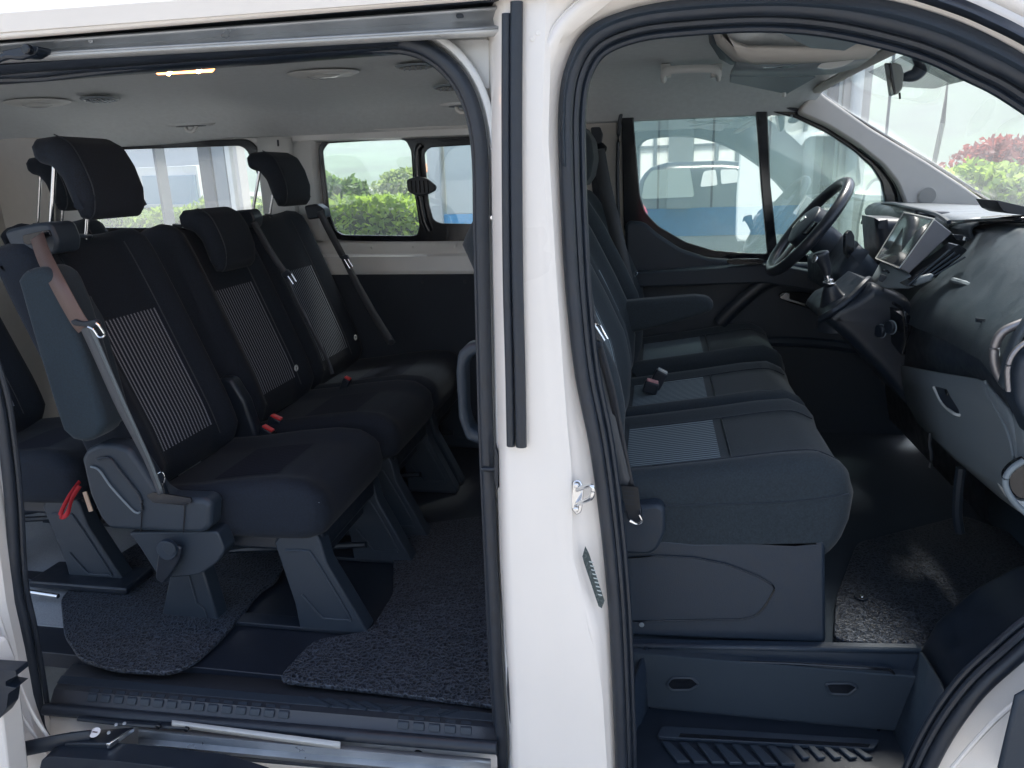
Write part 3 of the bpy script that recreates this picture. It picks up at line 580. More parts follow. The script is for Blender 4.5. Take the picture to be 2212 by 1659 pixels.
# windscreen
WT = [(.46, 1.30, 1.745), (.54, 1.7, 1.79), (.57, 2.1, 1.805), (.57, 2.5, 1.805), (.55, 2.93, 1.79)]
WB = [(1.45, 1.28, 1.22), (1.60, 1.7, 1.22), (1.64, 2.1, 1.22), (1.62, 2.5, 1.24), (1.27, 2.93, 1.32)]
ws = empty('windscreen', (1.5, 2.1, 1.2), 'sloping windscreen with dotted black band at the top', 'windscreen')
sheet('glass', [[Vector(a).lerp(Vector(b), t) for t in (0, .25, .5, .75, 1)] for a, b in zip(WT, WB)], glassw, ws, th=0)
pts = []
for i in range(58):     # rows of small dots, the shade behind the mirror
    for j in range(52):
        u = .18+.5*i/58; v = .006+.115*j/52
        if abs(u-.43)/.25 > 1-max(0, (j-32)/32)*.7: continue
        k = u*4; q = int(k); f = k-q
        p = Vector(WT[q]).lerp(Vector(WT[q+1]), f).lerp(Vector(WB[q]).lerp(Vector(WB[q+1]), f), v); pts.append(p+Vector((0, 0, -.006)))
V = []; F = []
for p in pts:
    b_ = len(V)
    for j in range(6): an = j*math.pi/3; V.append(p+Vector((math.cos(an)*.0022, math.sin(an)*.0052, -math.cos(an)*.0022*.55)))
    F.append(tuple(range(b_, b_+6)))
mesh('dot_band', V, F, gloss, ws, smooth=False, kind='stuff')
hd = [Vector((a[0]-.02, a[1], a[2]+.006)) for a in WT]
tube('header_edge', cr(hd, 5), .014, trim, van, seg=10, flat=(.02, .012))
# interior mirror on its stalk
im = empty('interior_mirror', at(1950, 150, 2.1), 'interior mirror on a curved dark stalk under the windscreen top', 'mirror')
prism('housing', rpoly(AT(2.06, (1923, 138), (1932, 134), (1948, 140), (1953, 158), (1950, 192), (1938, 204), (1932, 203)), .006), .05, mat('mirror_housing', (.16, .18, .17), .3), im, bevel=.008)
hexa('mirror_face', [at(1919, 138, 2.055), at(1926, 135, 2.055), at(1936, 203, 2.055), at(1931, 205, 2.055), at(1909, 137, 2.11), at(1916, 135, 2.11), at(1926, 202, 2.11), at(1921, 204, 2.11)], gloss, im, bevel=.003)
tube('stalk', cr([at(1990, 118, 2.12), at(1992, 140, 2.12), at(1978, 160, 2.12), at(1958, 166, 2.12), at(1950, 170, 2.12)], 6), .013, slate, im, seg=12, rf=lambda t: 1.9-1.3*t)
hexa('stalk_foot', [at(1984, 110, 2.10), at(2016, 120, 2.10), at(2014, 128, 2.10), at(1982, 150, 2.10), at(1984, 108, 2.16), at(2010, 118, 2.16), at(2008, 126, 2.16), at(1980, 140, 2.16)], slate, im, bevel=.004)
tube('dimming_lever', AT(2.10, (1943, 200), (1944, 210), (1944, 214)), .0025, gloss, im, seg=6)
# roof fittings
GQ = 2.50
gh = tube('grab_handle', cr([at(1434, 174, GQ), at(1433, 160, GQ-.02), at(1446, 152, GQ-.03), at(1490, 149, GQ-.035), at(1538, 149, GQ-.03), at(1551, 156, GQ-.02), at(1552, 170, GQ)], 5), .010, pale, van, seg=10, flat=(.008, .012))
for a in (1438, 1548): box('mount', tuple(at(a, 164, GQ)-Vector((.016, .004, .004))), tuple(at(a, 164, GQ)+Vector((.016, .03, .035))), pale, gh, bevel=.004)
oc = empty('overhead_console', (.25, 1.9, 1.78), 'large pale overhead shelf and lamp console above the front seats', 'console')
sh = [at(1545, 56, 1.75), at(1560, 95, 1.85), at(1588, 128, 1.95), at(1640, 134, 2.0), at(1780, 128, 2.0), at(1880, 118, 2.0)]
sheet('shelf_lip', [[at(1548, 40, 1.6), at(1556, 62, 1.66), at(1588, 96, 1.72), at(1616, 104, 1.76), at(1760, 106, 1.8), at(1900, 96, 1.85)],
      [at(1552, 44, 1.6), at(1562, 80, 1.70), at(1598, 118, 1.80), at(1626, 128, 1.84), at(1770, 126, 1.88), at(1890, 112, 1.9)],
      [at(1540, 52, 1.7), at(1552, 92, 1.80), at(1586, 126, 1.90), at(1630, 134, 1.93), at(1775, 130, 1.95), at(1880, 120, 1.95)]], trim, oc, th=.012)
sheet('shelf_back', [[at(1556, 62, 1.70), at(1590, 96, 1.76), at(1620, 104, 1.8), at(1760, 106, 1.84), at(1900, 96, 1.88)], [at(1600, 40, 1.7), at(1650, 45, 1.8), at(1700, 50, 1.85), at(1800, 50, 1.88), at(1920, 60, 1.9)]], head, oc, th=.006)
sheet('shelf_side', [[at(1530, 56, 1.75), at(1534, 90, 1.88), at(1556, 125, 1.98), at(1580, 138, 2.02)], [at(1548, 60, 1.7), at(1556, 92, 1.80), at(1588, 128, 1.9), at(1592, 136, 1.95)]], slate, oc, th=.006)
sheet('lamp_panel', [[at(1590, 132, 1.93), at(1640, 134, 1.93), at(1780, 128, 1.95), at(1895, 112, 1.97)], [at(1584, 148, 2.1), at(1640, 152, 2.12), at(1760, 152, 2.14), at(1852, 142, 2.15)], [at(1578, 158, 2.2), at(1640, 160, 2.2), at(1720, 160, 2.2), at(1800, 156, 2.2)]], greyplastic, oc, th=.01)
prism('map_lamp', rpoly(AT(1.975, (1762, 146), (1790, 126), (1836, 122), (1852, 126), (1830, 140), (1790, 150)), .01), .012, lens, oc, bevel=.003)
sheet('lamp_surround', [AT(1.98, (1640, 140), (1700, 138), (1735, 132), (1745, 130)), AT(2.0, (1650, 146), (1700, 146), (1730, 141), (1742, 136))], gloss, oc, th=.002)
text('lamp_text', 'PASS AIRBAG', mat('white_print', (.7, .7, .7), .5), oc, at(1755, 130, 1.955), basis((1, 0, 0), (0, -.3, 1)), .006)
vz = empty('sun_visor', at(1700, 170, 2.3), 'grey folded sun visor below the lamp console on the driver side', 'sun visor')
hexa('flap', [at(1576, 160, 2.22), at(1760, 163, 2.22), at(1764, 167, 2.22), at(1578, 165, 2.22), at(1576, 172, 2.42), at(1700, 200, 2.42), at(1700, 204, 2.42), at(1576, 178, 2.42)], greyplastic, vz, bevel=.004)
disc('clip', at(1694, 200, 2.38), (0, 0, -1), .006, .012, pale, vz, seg=10)
v2 = empty('sun_visor', at(1800, 70, 1.6), 'grey folded sun visor at the top beside the passenger edge of the roof', 'sun visor')
hexa('flap', [at(1650, 42, 1.42), at(1900, 66, 1.42), at(1880, 78, 1.42), at(1640, 50, 1.42), at(1760, 98, 1.72), at(1830, 104, 1.72), at(1826, 110, 1.72), at(1750, 104, 1.72)], greyplastic, v2, bevel=.004)
# coat hook / lamp near the front passenger edge
rh = empty('coat_hook', at(1310, 92, 1.9), 'chrome edged coat hook on the cab roof behind the passenger seat', 'coat hook')
disc('dish', at(1305, 88, 1.86), (0, 0, -1), .05, .006, head, rh, seg=28, ry=.02)
tube('hook', cr(AT(1.84, (1284, 92), (1296, 98), (1312, 100), (1326, 92), (1330, 80)), 4), .007, lens, rh, seg=8)
# rear dome lamps, vents, hooks
dl = empty('dome_lamp', at(400, 150, 1.36), 'lit warm roof lamp at the near edge of the rear ceiling', 'roof lamp')
hexa('lens', [at(334, 156, 1.37), at(466, 147, 1.37), at(460, 156, 1.39), at(340, 162, 1.39), at(334, 148, 1.40), at(466, 140, 1.40), at(462, 142, 1.43), at(338, 148, 1.43)], mat('lit_lens', (.9, .5, .3), .3, emis=((1, .34, .10), 3.2)), dl, bevel=.002)
for a, b in ((368, 156), (432, 151)):
    disc('bulb', at(a, b, 1.366)-Vector((0, 0, .0)), (0, -1, 0), .008, .003, mat('bulb_glow', (1, .8, .5), .3, emis=((1, .62, .25), 22)), dl, seg=12, ry=.0035, bevel=0)
pl_ = bpy.data.lights.new('roof_lamp_glow', 'AREA'); pl_.energy = .2; pl_.size = .09; pl_.color = (1, .5, .25); pl_.shape = 'RECTANGLE'; pl_.size_y = .03
po = bpy.data.objects.new('roof_lamp_glow', pl_); COL.objects.link(po); po.parent = dl; po.location = (0, .02, -.02)
def zc(y): return float(np.interp(y, [1.3, 1.38, 1.55, 1.8, 2.1, 2.4, 2.65, 2.8, 2.88, 2.94], [1.785, 1.815, 1.85, 1.875, 1.885, 1.882, 1.862, 1.835, 1.80, 1.765]))
def dish(nm, px, py, rx, ry, lab, cat, kind):
    z = 1.86
    for _ in range(6):
        p = atz(px, py, z); z = zc(p.y)-.012
    r = empty(nm, p, lab, cat, None)
    slope = (zc(p.y+.05)-zc(p.y-.05))/.1; nn = Vector((0, slope, -1))
    ax = Vector((1, 0, 0))
    if kind == 'lamp':
        disc('bezel', p, nn, rx, .008, pale, r, seg=32, ry=ry, axis=ax, r2=.8); disc('lens', p+nn*.009, nn, rx*.45, .006, lens, r, seg=20, ry=ry*.5, axis=ax, r2=.7)
    elif kind == 'vent':
        disc('surround', p+nn*.001, nn, rx, .005, greyplastic, r, seg=32, ry=ry, axis=ax, r2=.9); disc('opening', p+nn*.0065, nn, rx*.78, .001, gloss, r, seg=28, ry=ry*.72, axis=ax, bevel=0)
        for k in range(-2, 3):
            c = p+nn*.008+ax*k*rx*.27; tube('louvre', [c+Vector((.01, -ry*.55, 0)), c+Vector((-.01, ry*.55, 0))], .003, greyplastic, r, seg=6)
    else:
        disc('recess', p, nn, rx, .006, head, r, seg=28, ry=ry, axis=ax, r2=.85); disc('painted_shade', p+nn*.0065, nn, rx*.6, .001, slate, r, seg=24, ry=ry*.6, axis=ax, bevel=0)  # flat dark disc stands in for the shade inside the dish
        tube('hook', cr([p+nn*.004+Vector((-.02, 0, 0)), p+nn*.02+Vector((-.012, -.008, 0)), p+nn*.024+Vector((.01, -.01, 0)), p+nn*.008+Vector((.02, 0, 0))], 4), .006, pale, r, seg=8)
dish('ceiling_lamp', 698, 158, .115, .075, 'rounded pale lamp in the middle of the rear ceiling', 'roof lamp', 'lamp')
dish('ceiling_lamp', 80, 221, .13, .07, 'rounded grey lamp at the far left of the ceiling', 'roof lamp', 'lamp')
dish('air_vent', 897, 141, .062, .05, 'oval roof air vent nearest the curved door seal', 'air vent', 'vent')
dish('air_vent', 972, 187, .06, .05, 'pale oval roof air vent partly hidden by the curved seal', 'air vent', 'vent')
dish('air_vent', 215, 213, .07, .055, 'dark oval roof air vent beside the left ceiling lamp', 'air vent', 'vent')
dish('coat_hook', 1000, 224, .07, .05, 'coat hook in a dark dish beside the curved seal', 'coat hook', 'hook')
dish('coat_hook', 412, 268, .09, .04, 'coat hook in a rounded dish above the rear window', 'coat hook', 'hook')

# ================================================================== SEATS
def px_xz(Y, *p, dx=0, dz=0): return [q+Vector((dx, 0, dz)) for q in AT(Y, *p)]
BACK2 = [(-1.245, .80), (-1.215, .86), (-1.232, .95), (-1.275, 1.10), (-1.318, 1.25), (-1.352, 1.36), (-1.372, 1.415), (-1.40, 1.437), (-1.46, 1.435), (-1.488, 1.41), (-1.46, 1.28), (-1.40, 1.05), (-1.36, .85), (-1.33, .79), (-1.28, .775)]
HEAD2 = [(-1.352, 1.672), (-1.300, 1.676), (-1.262, 1.655), (-1.238, 1.61), (-1.222, 1.55), (-1.228, 1.50), (-1.245, 1.480), (-1.268, 1.482), (-1.285, 1.52), (-1.300, 1.575), (-1.325, 1.606), (-1.352, 1.612), (-1.366, 1.625), (-1.368, 1.655)]
BACK2 = [(x-.035-.045*(z-.9)/.5, z) for x, z in BACK2]; HEAD2 = [(x-.088, z+.004) for x, z in HEAD2]
CUSH2 = [(-1.26, .80), (-1.15, .812), (-1.02, .832), (-.90, .846), (-.83, .842), (-.785, .815), (-.768, .77), (-.782, .725), (-.83, .705), (-.93, .70), (-1.06, .70), (-1.25, .72)]
def V3(P, dx=0, dz=0): return [Vector((x+dx, 0, z+dz)) for x, z in P]
def rear_seat(y0, wd, dx, lab, raise_=0, group=None, insert=True, dz=0, name='passenger_seat', legs=True, cush=True, beltside=-1):
    s = empty(name, (-1.05+dx, y0+wd/2, .44), lab, 'seat', group)
    y1 = y0+wd; D = Vector((dx, 0, dz))
    def ins_test(p, n): return n.x > .5 and .875 < p.z-dz < 1.245
    ypad('backrest', V3(BACK2, dx, dz), y0, y1, fabric, s, r=.05, K=64, bol=.035, bdir=(.96, 0, .28), bw=(.45, .85), ins=('backrest_insert', stripe2, -.52, .52, ins_test))
    # seams
    for e in (-.56, .56):
        yy = y0+wd/2+e*wd/2; tube('seam', cr([Vector((x+dx+.008, yy, z+dz)) for x, z in BACK2[1:7]], 4), .0016, darkplastic, s, seg=6)
    hp = ypad('headrest', V3(HEAD2, dx, dz+raise_), y0+wd*.17, y1-wd*.31, fabric, s, r=.038, K=48)
    yy = y0+wd*.17+.022; tube('seam', cr([Vector((x+dx, yy, z+dz+raise_+.002)) for x, z in HEAD2[1:7]], 4), .0014, darkplastic, hp, seg=6)
    for k, f in enumerate((.27, .55)):
        yy = y0+wd*f
        tube('headrest_pole', [Vector((-1.478+dx, yy, 1.43+dz)), Vector((-1.420+dx, yy, 1.62+dz+raise_))], .0055, steel, s, seg=10)
        disc('pole_guide', Vector((-1.478+dx, yy, 1.434+dz)), (.2, 0, 1), .016, .008, darkplastic, s, seg=16)
    if cush:
        def it(p, n): return n.z > .6 and -1.13 < p.x-dx < -.93
        ypad('cushion', V3(CUSH2, dx, dz), y0, y1, fabric, s, r=.045, K=56, bol=.022, bdir=(0, 0, 1), bw=(.5, .9), ins=('cushion_insert', stripe_dk, -.5, .5, it))
        # stitching near the front edge of the cushion
        P = [Vector((-.99+dx+i*.0125, y0+.006+.010*(i/17)**2, .826+dz-.0008*i)) for i in range(18)]
        for i in range(0, 17): tube('stitch', [P[i], P[i].lerp(P[i+1], .6)], .0010, greyplastic, s, seg=4, smooth=False) if y0 < 1.6 and dx == 0 else None
        box('seat_pan', (-1.24+dx, y0+.042, .66+dz), (-.80+dx, y1-.03, .72+dz), darkplastic, s, bevel=.01)
    if legs:
        for q, yy in enumerate((y0+.03, y1-.05)):
            L1 = [Vector((x+dx, yy, z)) for x, z in ((-.925, .69), (-.90, .72), (-.815, .735), (-.80, .70), (-.79, .64), (-.70, .455), (-.705, .447), (-.885, .447), (-.89, .52))]
            f = prism('front_pedestal', L1, .05, slate, s, bevel=.005)
            rl = cr([Vector((x+dx, yy-.002, z)) for x, z in ((-.895, .672), (-.84, .674), (-.82, .655), (-.745, .50), (-.752, .488), (-.80, .486), (-.822, .492), (-.865, .55))], 4)
            tube('pressed_line', rl, .0028, plastic, f, seg=6)
            L2 = [Vector((x+dx, yy, z)) for x, z in ((-1.22, .62), (-1.14, .62), (-1.115, .447), (-1.285, .447))]
            f = prism('rear_pedestal', L2, .05, slate if q == 0 else darkplastic, s, bevel=.005)
            tube('pressed_line', [Vector((-1.18+dx, yy-.002, .60)), Vector((-1.17+dx, yy-.002, .50)), Vector((-1.15+dx, yy-.002, .485)), Vector((-1.145+dx, yy-.002, .455))], .0022, plastic, f, seg=6)
            box('floor_rail', (-1.31+dx, yy+.0, .441), (-.70+dx, yy+.045, .452), darkplastic, s, bevel=.002)
        box('cross_bar', (-.88+dx, y0+.05, .60), (-.84+dx, y1-.05, .64), darkplastic, s, bevel=.004)
        tube('under_bar', [Vector((-1.2+dx, y0+.12, .60)), Vector((-.86+dx, y0+.16, .66))], .012, darkplastic, s, seg=8)
        tube('link_bar', [Vector((-1.28+dx, y0+.3, .50)), Vector((-.8+dx, y0+.3, .55))], .01, darkplastic, s, seg=8)
    return s
SG = 'rear passenger seats with striped backs'
sA = rear_seat(1.50, .44, 0, 'nearest second row seat with armrest and raised headrest', group=SG)
sB = rear_seat(2.02, .44, 0, 'middle second row seat with lowered headrest', raise_=-.192, group=SG)
sC = rear_seat(2.46, .47, 0, 'farthest second row seat beside the far side window', raise_=-.012, group=SG)
sD = rear_seat(2.34, .42, -.80, 'third row seat behind, only its headrest and top seen past the nearest headrest', group=SG, legs=True)
sE = rear_seat(1.62, .44, -.78, 'dark third row seat at the far left edge beside the sliding door seal', raise_=-.16, group=SG)

# armrest and trim of the nearest seat
ypad('armrest', px_xz(1.40, (38, 606), (48, 588), (70, 578), (98, 578), (122, 596), (146, 650), (176, 740), (222, 895), (226, 918), (214, 942), (190, 956), (160, 952), (136, 930), (122, 890), (82, 760)), 1.395, 1.475, fabside, sA, r=.016, K=60)
tube('armrest_seam', cr(px_xz(1.398, (62, 584), (84, 605), (102, 655), (130, 760), (165, 880), (182, 925), (180, 952)), 6), .0016, darkplastic, sA, seg=6)
ypad('bolster_pad', px_xz(1.49, (185, 640), (215, 690), (270, 890), (262, 910), (230, 925), (150, 700)), 1.475, 1.51, fabside, sA, r=.01)
st_ = px_xz(1.44, (174, 992), (186, 970), (212, 960), (248, 960), (278, 972), (306, 1010), (340, 1062), (362, 1076), (440, 1078), (456, 1090), (454, 1140), (440, 1152), (380, 1152), (236, 1144), (216, 1122), (192, 1070))
tr = prism('recliner_cover', rpoly(st_, .01), .055, slate, sA, bevel=.012, seg=3)
tube('cover_line', cr(px_xz(1.436, (196, 1008), (214, 1016), (240, 1052), (282, 1098), (296, 1108), (302, 1106)), 5), .0026, greyplastic, tr, seg=8)
tube('cover_line', cr(px_xz(1.436, (210, 992), (236, 990), (262, 1020), (300, 1070), (308, 1104)), 5), .003, darkplastic, tr, seg=8)
for a in (308, 400): tube('panel_gap', px_xz(1.437, (a, 1080), (a-4, 1150)), .0014, gloss, tr, seg=6)
prism('buckle_recess', rpoly(px_xz(1.434, (316, 1070), (330, 1064), (412, 1076), (414, 1086), (400, 1092), (330, 1086)), .004), .004, gloss, tr, bevel=0)
br = prism('side_bracket', rpoly(px_xz(1.455, (276, 1150), (470, 1148), (486, 1190), (470, 1215), (430, 1242), (352, 1250), (338, 1240), (300, 1180)), .012), .05, slate, sA, bevel=.008)
disc('lever_boss', at(366, 1184, 1.435), (0, -1, 0), .026, .014, plastic, br, seg=28); disc('boss_cap', at(366, 1184, 1.421), (0, -1, 0), .017, .002, slate, br, seg=24)
prism('recline_lever', rpoly(px_xz(1.43, (345, 1175), (392, 1182), (385, 1215), (362, 1250), (350, 1262), (334, 1250), (338, 1215)), .012), .014, darkplastic, sA, bevel=.004)
# side shields between the seats
for y_, dd_ in ((1.955, 0), (1.99, .02)):
    pass
ypad('inner_shield', [Vector((x, 0, z)) for x, z in ((-1.32, .74), (-1.325, .95), (-1.29, .995), (-1.25, .99), (-1.215, .92), (-1.19, .80), (-1.16, .74))], 1.955, 2.005, darkplastic, sA, r=.015)
# belts
def belt(seat, box_px, Yb, path, wdirs, w0, tongue, Mupper, Mlower, lowpath, low_w, lowdirs):
    b = prism('belt_outlet', rpoly(px_xz(Yb, *box_px), .012), .10, slate, seat, bevel=.008)
    ribbon('belt', [at(*q) for q in path], wdirs, w0, Mupper, seat)
    ribbon('belt_lower', [at(*q) for q in lowpath], lowdirs, low_w, Mlower, seat)
bx = empty('seat_belt', at(90, 520, 1.56), 'brown lit seat belt hanging down the nearest second row seat', 'seat belt', 'seat belts')
prism('belt_outlet', rpoly(px_xz(1.52, (6, 500), (28, 492), (86, 480), (108, 482), (124, 520), (120, 548), (40, 560), (20, 530)), .012), .08, slate, bx, bevel=.008)
prism('outlet_slot', rpoly(px_xz(1.515, (48, 508), (104, 496), (110, 510), (60, 530), (50, 524)), .004), .006, gloss, bx, bevel=.001)
prism('belt_bracket', px_xz(1.54, (20, 540), (30, 540), (82, 590), (60, 584)), .03, slate, bx, bevel=.004)
ribbon('upper_webbing', [at(80, 510, 1.51), at(96, 556, 1.44), at(130, 622, 1.385), at(168, 690, 1.385), at(184, 710, 1.39)], (.9, 0, .45), .041, weblit, bx)
ribbon('lower_webbing', [at(186, 706, 1.388), at(214, 770, 1.39), at(262, 880, 1.40), at(318, 990, 1.42), at(348, 1068, 1.43)], (.94, -.1, .33), (.034, .018), webbing, bx)
ribbon('lower_webbing', [at(196, 706, 1.384), at(226, 775, 1.386), at(272, 880, 1.396), at(322, 990, 1.416), at(349, 1060, 1.428)], (.94, -.1, .33), (.010, .008), mat('webbing_edge', (.09, .11, .12), .5), bx)
prism('tongue_body', rpoly(px_xz(1.378, (150, 694), (160, 690), (178, 696), (205, 690), (214, 700), (200, 710), (180, 706), (158, 704)), .005), .012, darkplastic, bx, bevel=.003)
tube('tongue_loop', cr(px_xz(1.372, (190, 706), (202, 712), (214, 728), (226, 724), (216, 706), (208, 698)), 4), .0024, steel, bx, seg=8)
tube('wire_loop', cr([at(345, 1040, 1.44), at(340, 1026, 1.44), at(350, 1020, 1.44), at(356, 1032, 1.44), at(350, 1056, 1.44), at(354, 1064, 1.44)], 5), .0011, steel, bx, seg=6)
prism('end_fitting', rpoly(px_xz(1.44, (338, 1045), (348, 1040), (362, 1080), (350, 1088), (342, 1080)), .004), .014, darkplastic, bx, bevel=.003)
b2 = empty('seat_belt', at(560, 460, 2.1), 'dark seat belt with silver tongue on the middle second row seat', 'seat belt', 'seat belts')
prism('belt_outlet', rpoly(px_xz(2.36, (505, 455), (540, 452), (550, 470), (548, 492), (515, 490)), .01), .06, darkplastic, b2, bevel=.006)
ribbon('upper_webbing', [at(548, 480, 2.34), at(570, 520, 2.3), at(598, 565, 2.27), at(618, 592, 2.27)], (1, -.4, .3), .03, webbing, b2)
ribbon('lower_webbing', [at(620, 600, 2.27), at(642, 650, 2.26), at(668, 700, 2.25), at(706, 775, 2.27), at(718, 808, 2.28)], (1, -.6, .3), (.014, .022), webbing, b2)
prism('tongue_body', rpoly(px_xz(2.255, (606, 592), (620, 582), (630, 592), (620, 604), (610, 600)), .004), .012, darkplastic, b2, bevel=.003)
tube('tongue_loop', px_xz(2.25, (622, 596), (630, 592), (640, 608), (634, 614)), .0026, steel, b2, seg=8, closed=True)
b3 = empty('seat_belt', at(690, 450, 2.5), 'seat belt running down the outer edge of the farthest second row seat', 'seat belt', 'seat belts')
prism('belt_outlet', rpoly(px_xz(2.72, (656, 445), (682, 440), (700, 452), (702, 470), (664, 475)), .01), .06, darkplastic, b3, bevel=.006)
ribbon('upper_webbing', [at(690, 456, 2.7), at(712, 500, 2.68), at(742, 556, 2.66)], (1, -.4, .3), .035, webbing, b3)
ribbon('lower_webbing', [at(744, 560, 2.66), at(780, 630, 2.66), at(820, 700, 2.66), at(846, 742, 2.66)], (1, -.4, .3), (.03, .045), webbing, b3)
prism('tongue_body', rpoly(px_xz(2.645, (732, 554), (748, 550), (754, 560), (742, 566)), .004), .012, darkplastic, b3, bevel=.003)
tube('tongue_loop', px_xz(2.64, (744, 560), (752, 560), (762, 576), (756, 580)), .0026, steel, b3, seg=8, closed=True)
disc('end_bolt', at(846, 738, 2.64), (0, -1, 0), .012, .01, darkplastic, b3, seg=16)
# red buckles and small rings
def buckle(px, py, Y, lab, colr, d=(.6, -.1, .2), L=.034, h=.07):
    c = at(px, py, Y); x = Vector(d).normalized(); u = Vector((0, 0, 1)); u = (u-u.dot(x)*x).normalized(); n = x.cross(u)
    b = empty('belt_buckle', c-u*h, lab, 'buckle', 'seat belt buckles')
    def bx_(nm, x0, x1, n0, n1, u0, u1, M, bv):
        P = [c+x*a+n*q+u*r for a in (x0, x1) for q in (n0, n1) for r in (u0, u1)]
        F = [(0, 1, 3, 2), (4, 6, 7, 5), (0, 4, 5, 1), (2, 3, 7, 6), (0, 2, 6, 4), (1, 5, 7, 3)]; mesh(nm, P, F, M, b, bevel=bv)
    bx_('case', -L*.62, L*.62, -.013, .013, -h, -.004, darkplastic, .004); bx_('press_button', -L/2, L/2, -.009, .009, -.005, .002, colr, .002); return b
buckle(580, 924, 1.98, 'red seat belt buckle nearer the camera, beside the nearest cushion', red, (.9, -.1, -.45), .036)
buckle(598, 900, 2.05, 'red seat belt buckle just behind the nearer red one', red, (.9, -.1, -.35), .036)
buckle(752, 816, 2.42, 'small red buckle between the middle and farthest second row seats', red, (.7, 0, -.35), .022)
buckle(1420, 934, 1.84, 'red buckle between the two front passenger cushions', red, (.9, -.1, -.18), .044)
buckle(1432, 800, 2.18, 'pale topped buckle standing beside the driver seat cushion', lens, (.9, 0, -.45), .03)
buckle(1410, 822, 2.14, 'thin pink topped buckle between driver and middle front seats', mat('pink_plastic', (.6, .3, .3), .4), (.9, 0, -.25), .034, .04)
for (a, b, Y, l, s_) in ((640, 795, 2.24, 0, sB), (768, 729, 2.64, 0, sC)):
    tube('fixing_ring', [at(a, b, Y)+Vector((0, math.cos(i*math.pi/6)*.009, math.sin(i*math.pi/6)*.009))+Vector((.0, -.0, 0)) for i in range(12)], .0028, lens, s_, seg=6, closed=True, up=(1, 0, 0))
# pull strap and light tab under the nearest seat
rs = tube('red_strap', cr([at(172, 1040, 1.62), at(160, 1056, 1.60), at(146, 1078, 1.58), at(132, 1108, 1.56), at(134, 1118, 1.56), at(146, 1108, 1.56), at(156, 1076, 1.58), at(172, 1050, 1.60)], 5), .004, redcloth, None, seg=8, flat=(.0025, .006), label='red pull strap hanging below the nearest seat at the left', cat='strap')
prism('folded_card', AT(1.60, (178, 1064), (186, 1062), (200, 1104), (192, 1106)), .003, mat('card', (.6, .42, .3), .7), None, bevel=0, label='small orange paper tab beside the red strap', cat='tab')
box('seat_foot', (-1.76, 1.60, .456), (-1.44, 1.72, .478), darkplastic, sE, bevel=.006)
tube('chrome_latch', [Vector((-1.72, 1.555, .475)), Vector((-1.62, 1.555, .468))], .007, steel, sE, seg=10)

# front seats -------------------------------------------------------
def front_seat(y0, wd, lab, dx=0, near=False, dz=0):
    s = empty('front_seat', (.15+dx, y0+wd/2, .54), lab, 'seat', 'front seats'); y1 = y0+wd
    C = [(-.10, .90), (0.0, .915), (.13, .935), (.26, .958), (.335, .965), (.385, .945), (.410, .895), (.406, .84), (.392, .79), (.365, .750), (.30, .738), (.1, .735), (-.10, .735)]
    ypad('cushion', V3(C, dx, dz), y0, y1, fabfront, s, r=.05, K=64, bol=.022, bdir=(0, 0, 1), bw=(.52, .9), ins=('cushion_insert', stripe1, -.58, .58, lambda p, n: n.z > .6 and -.06 < p.x-dx < .165))
    for e in (-.60, .60):
        yy = y0+wd/2+e*wd/2; tube('seam', cr([Vector((x+dx, yy, z+dz+.004)) for x, z in C[1:6]], 4), .0016, darkplastic, s, seg=6)
    tube('cross_seam', cr([Vector((.169+dx, y0+wd/2+e*wd/2, .944+dz)) for e in (-.6, -.2, .2, .6)], 4), .0016, darkplastic, s, seg=6)
    B = [(-.085, .90), (-.068, .97), (-.066, 1.06), (-.082, 1.14), (-.128, 1.24), (-.20, 1.38), (-.255, 1.465), (-.29, 1.49), (-.34, 1.475), (-.37, 1.42), (-.30, 1.25), (-.23, 1.05), (-.19, .88), (-.13, .87)]
    B = [(x-.028, z) for x, z in B]
    ypad('backrest', V3(B, dx, dz), y0, y1, fabfront, s, r=.05, K=64, bol=.04, bdir=(.96, 0, .25), bw=(.4, .85), ins=('backrest_insert', stripe1, -.5, .5, lambda p, n: n.x > .5 and .95 < p.z < 1.28))
    H = [(-.262, 1.51), (-.240, 1.54), (-.228, 1.60), (-.236, 1.66), (-.262, 1.70), (-.32, 1.70), (-.34, 1.66), (-.335, 1.55), (-.30, 1.505)]
    hh = ypad('headrest', V3(H, dx, dz), y0+wd*.2, y1-wd*.2, fabfront, s, r=.03, K=40)
    for f in (.35, .65): tube('headrest_pole', [Vector((-.305+dx, y0+wd*f, 1.46)), Vector((-.29+dx, y0+wd*f, 1.60))], .005, steel, s, seg=8)
    return s
f1 = front_seat(1.475, .455, 'nearest front passenger seat over the moulded seat box')
f2 = front_seat(1.95, .38, 'narrow middle front seat beside the nearest passenger seat')
f3 = front_seat(2.47, .46, 'driver seat with inner armrest on the far side', dx=.02)
tube('cushion_seam', cr([Vector((x, 1.474, z)) for x, z in ((-.02, .862), (.1, .872), (.25, .885), (.345, .90), (.39, .912))], 5), .0014, darkplastic, f1, seg=6)
# pale shoulder faces of the backs, seen edge on beside the door seal
ypad('armrest', px_xz(2.30, (1290, 655), (1400, 645), (1500, 637), (1530, 640), (1542, 654), (1538, 668), (1510, 680), (1440, 700), (1370, 716), (1310, 720), (1280, 700)), 2.27, 2.34, fabfront, f3, r=.018)
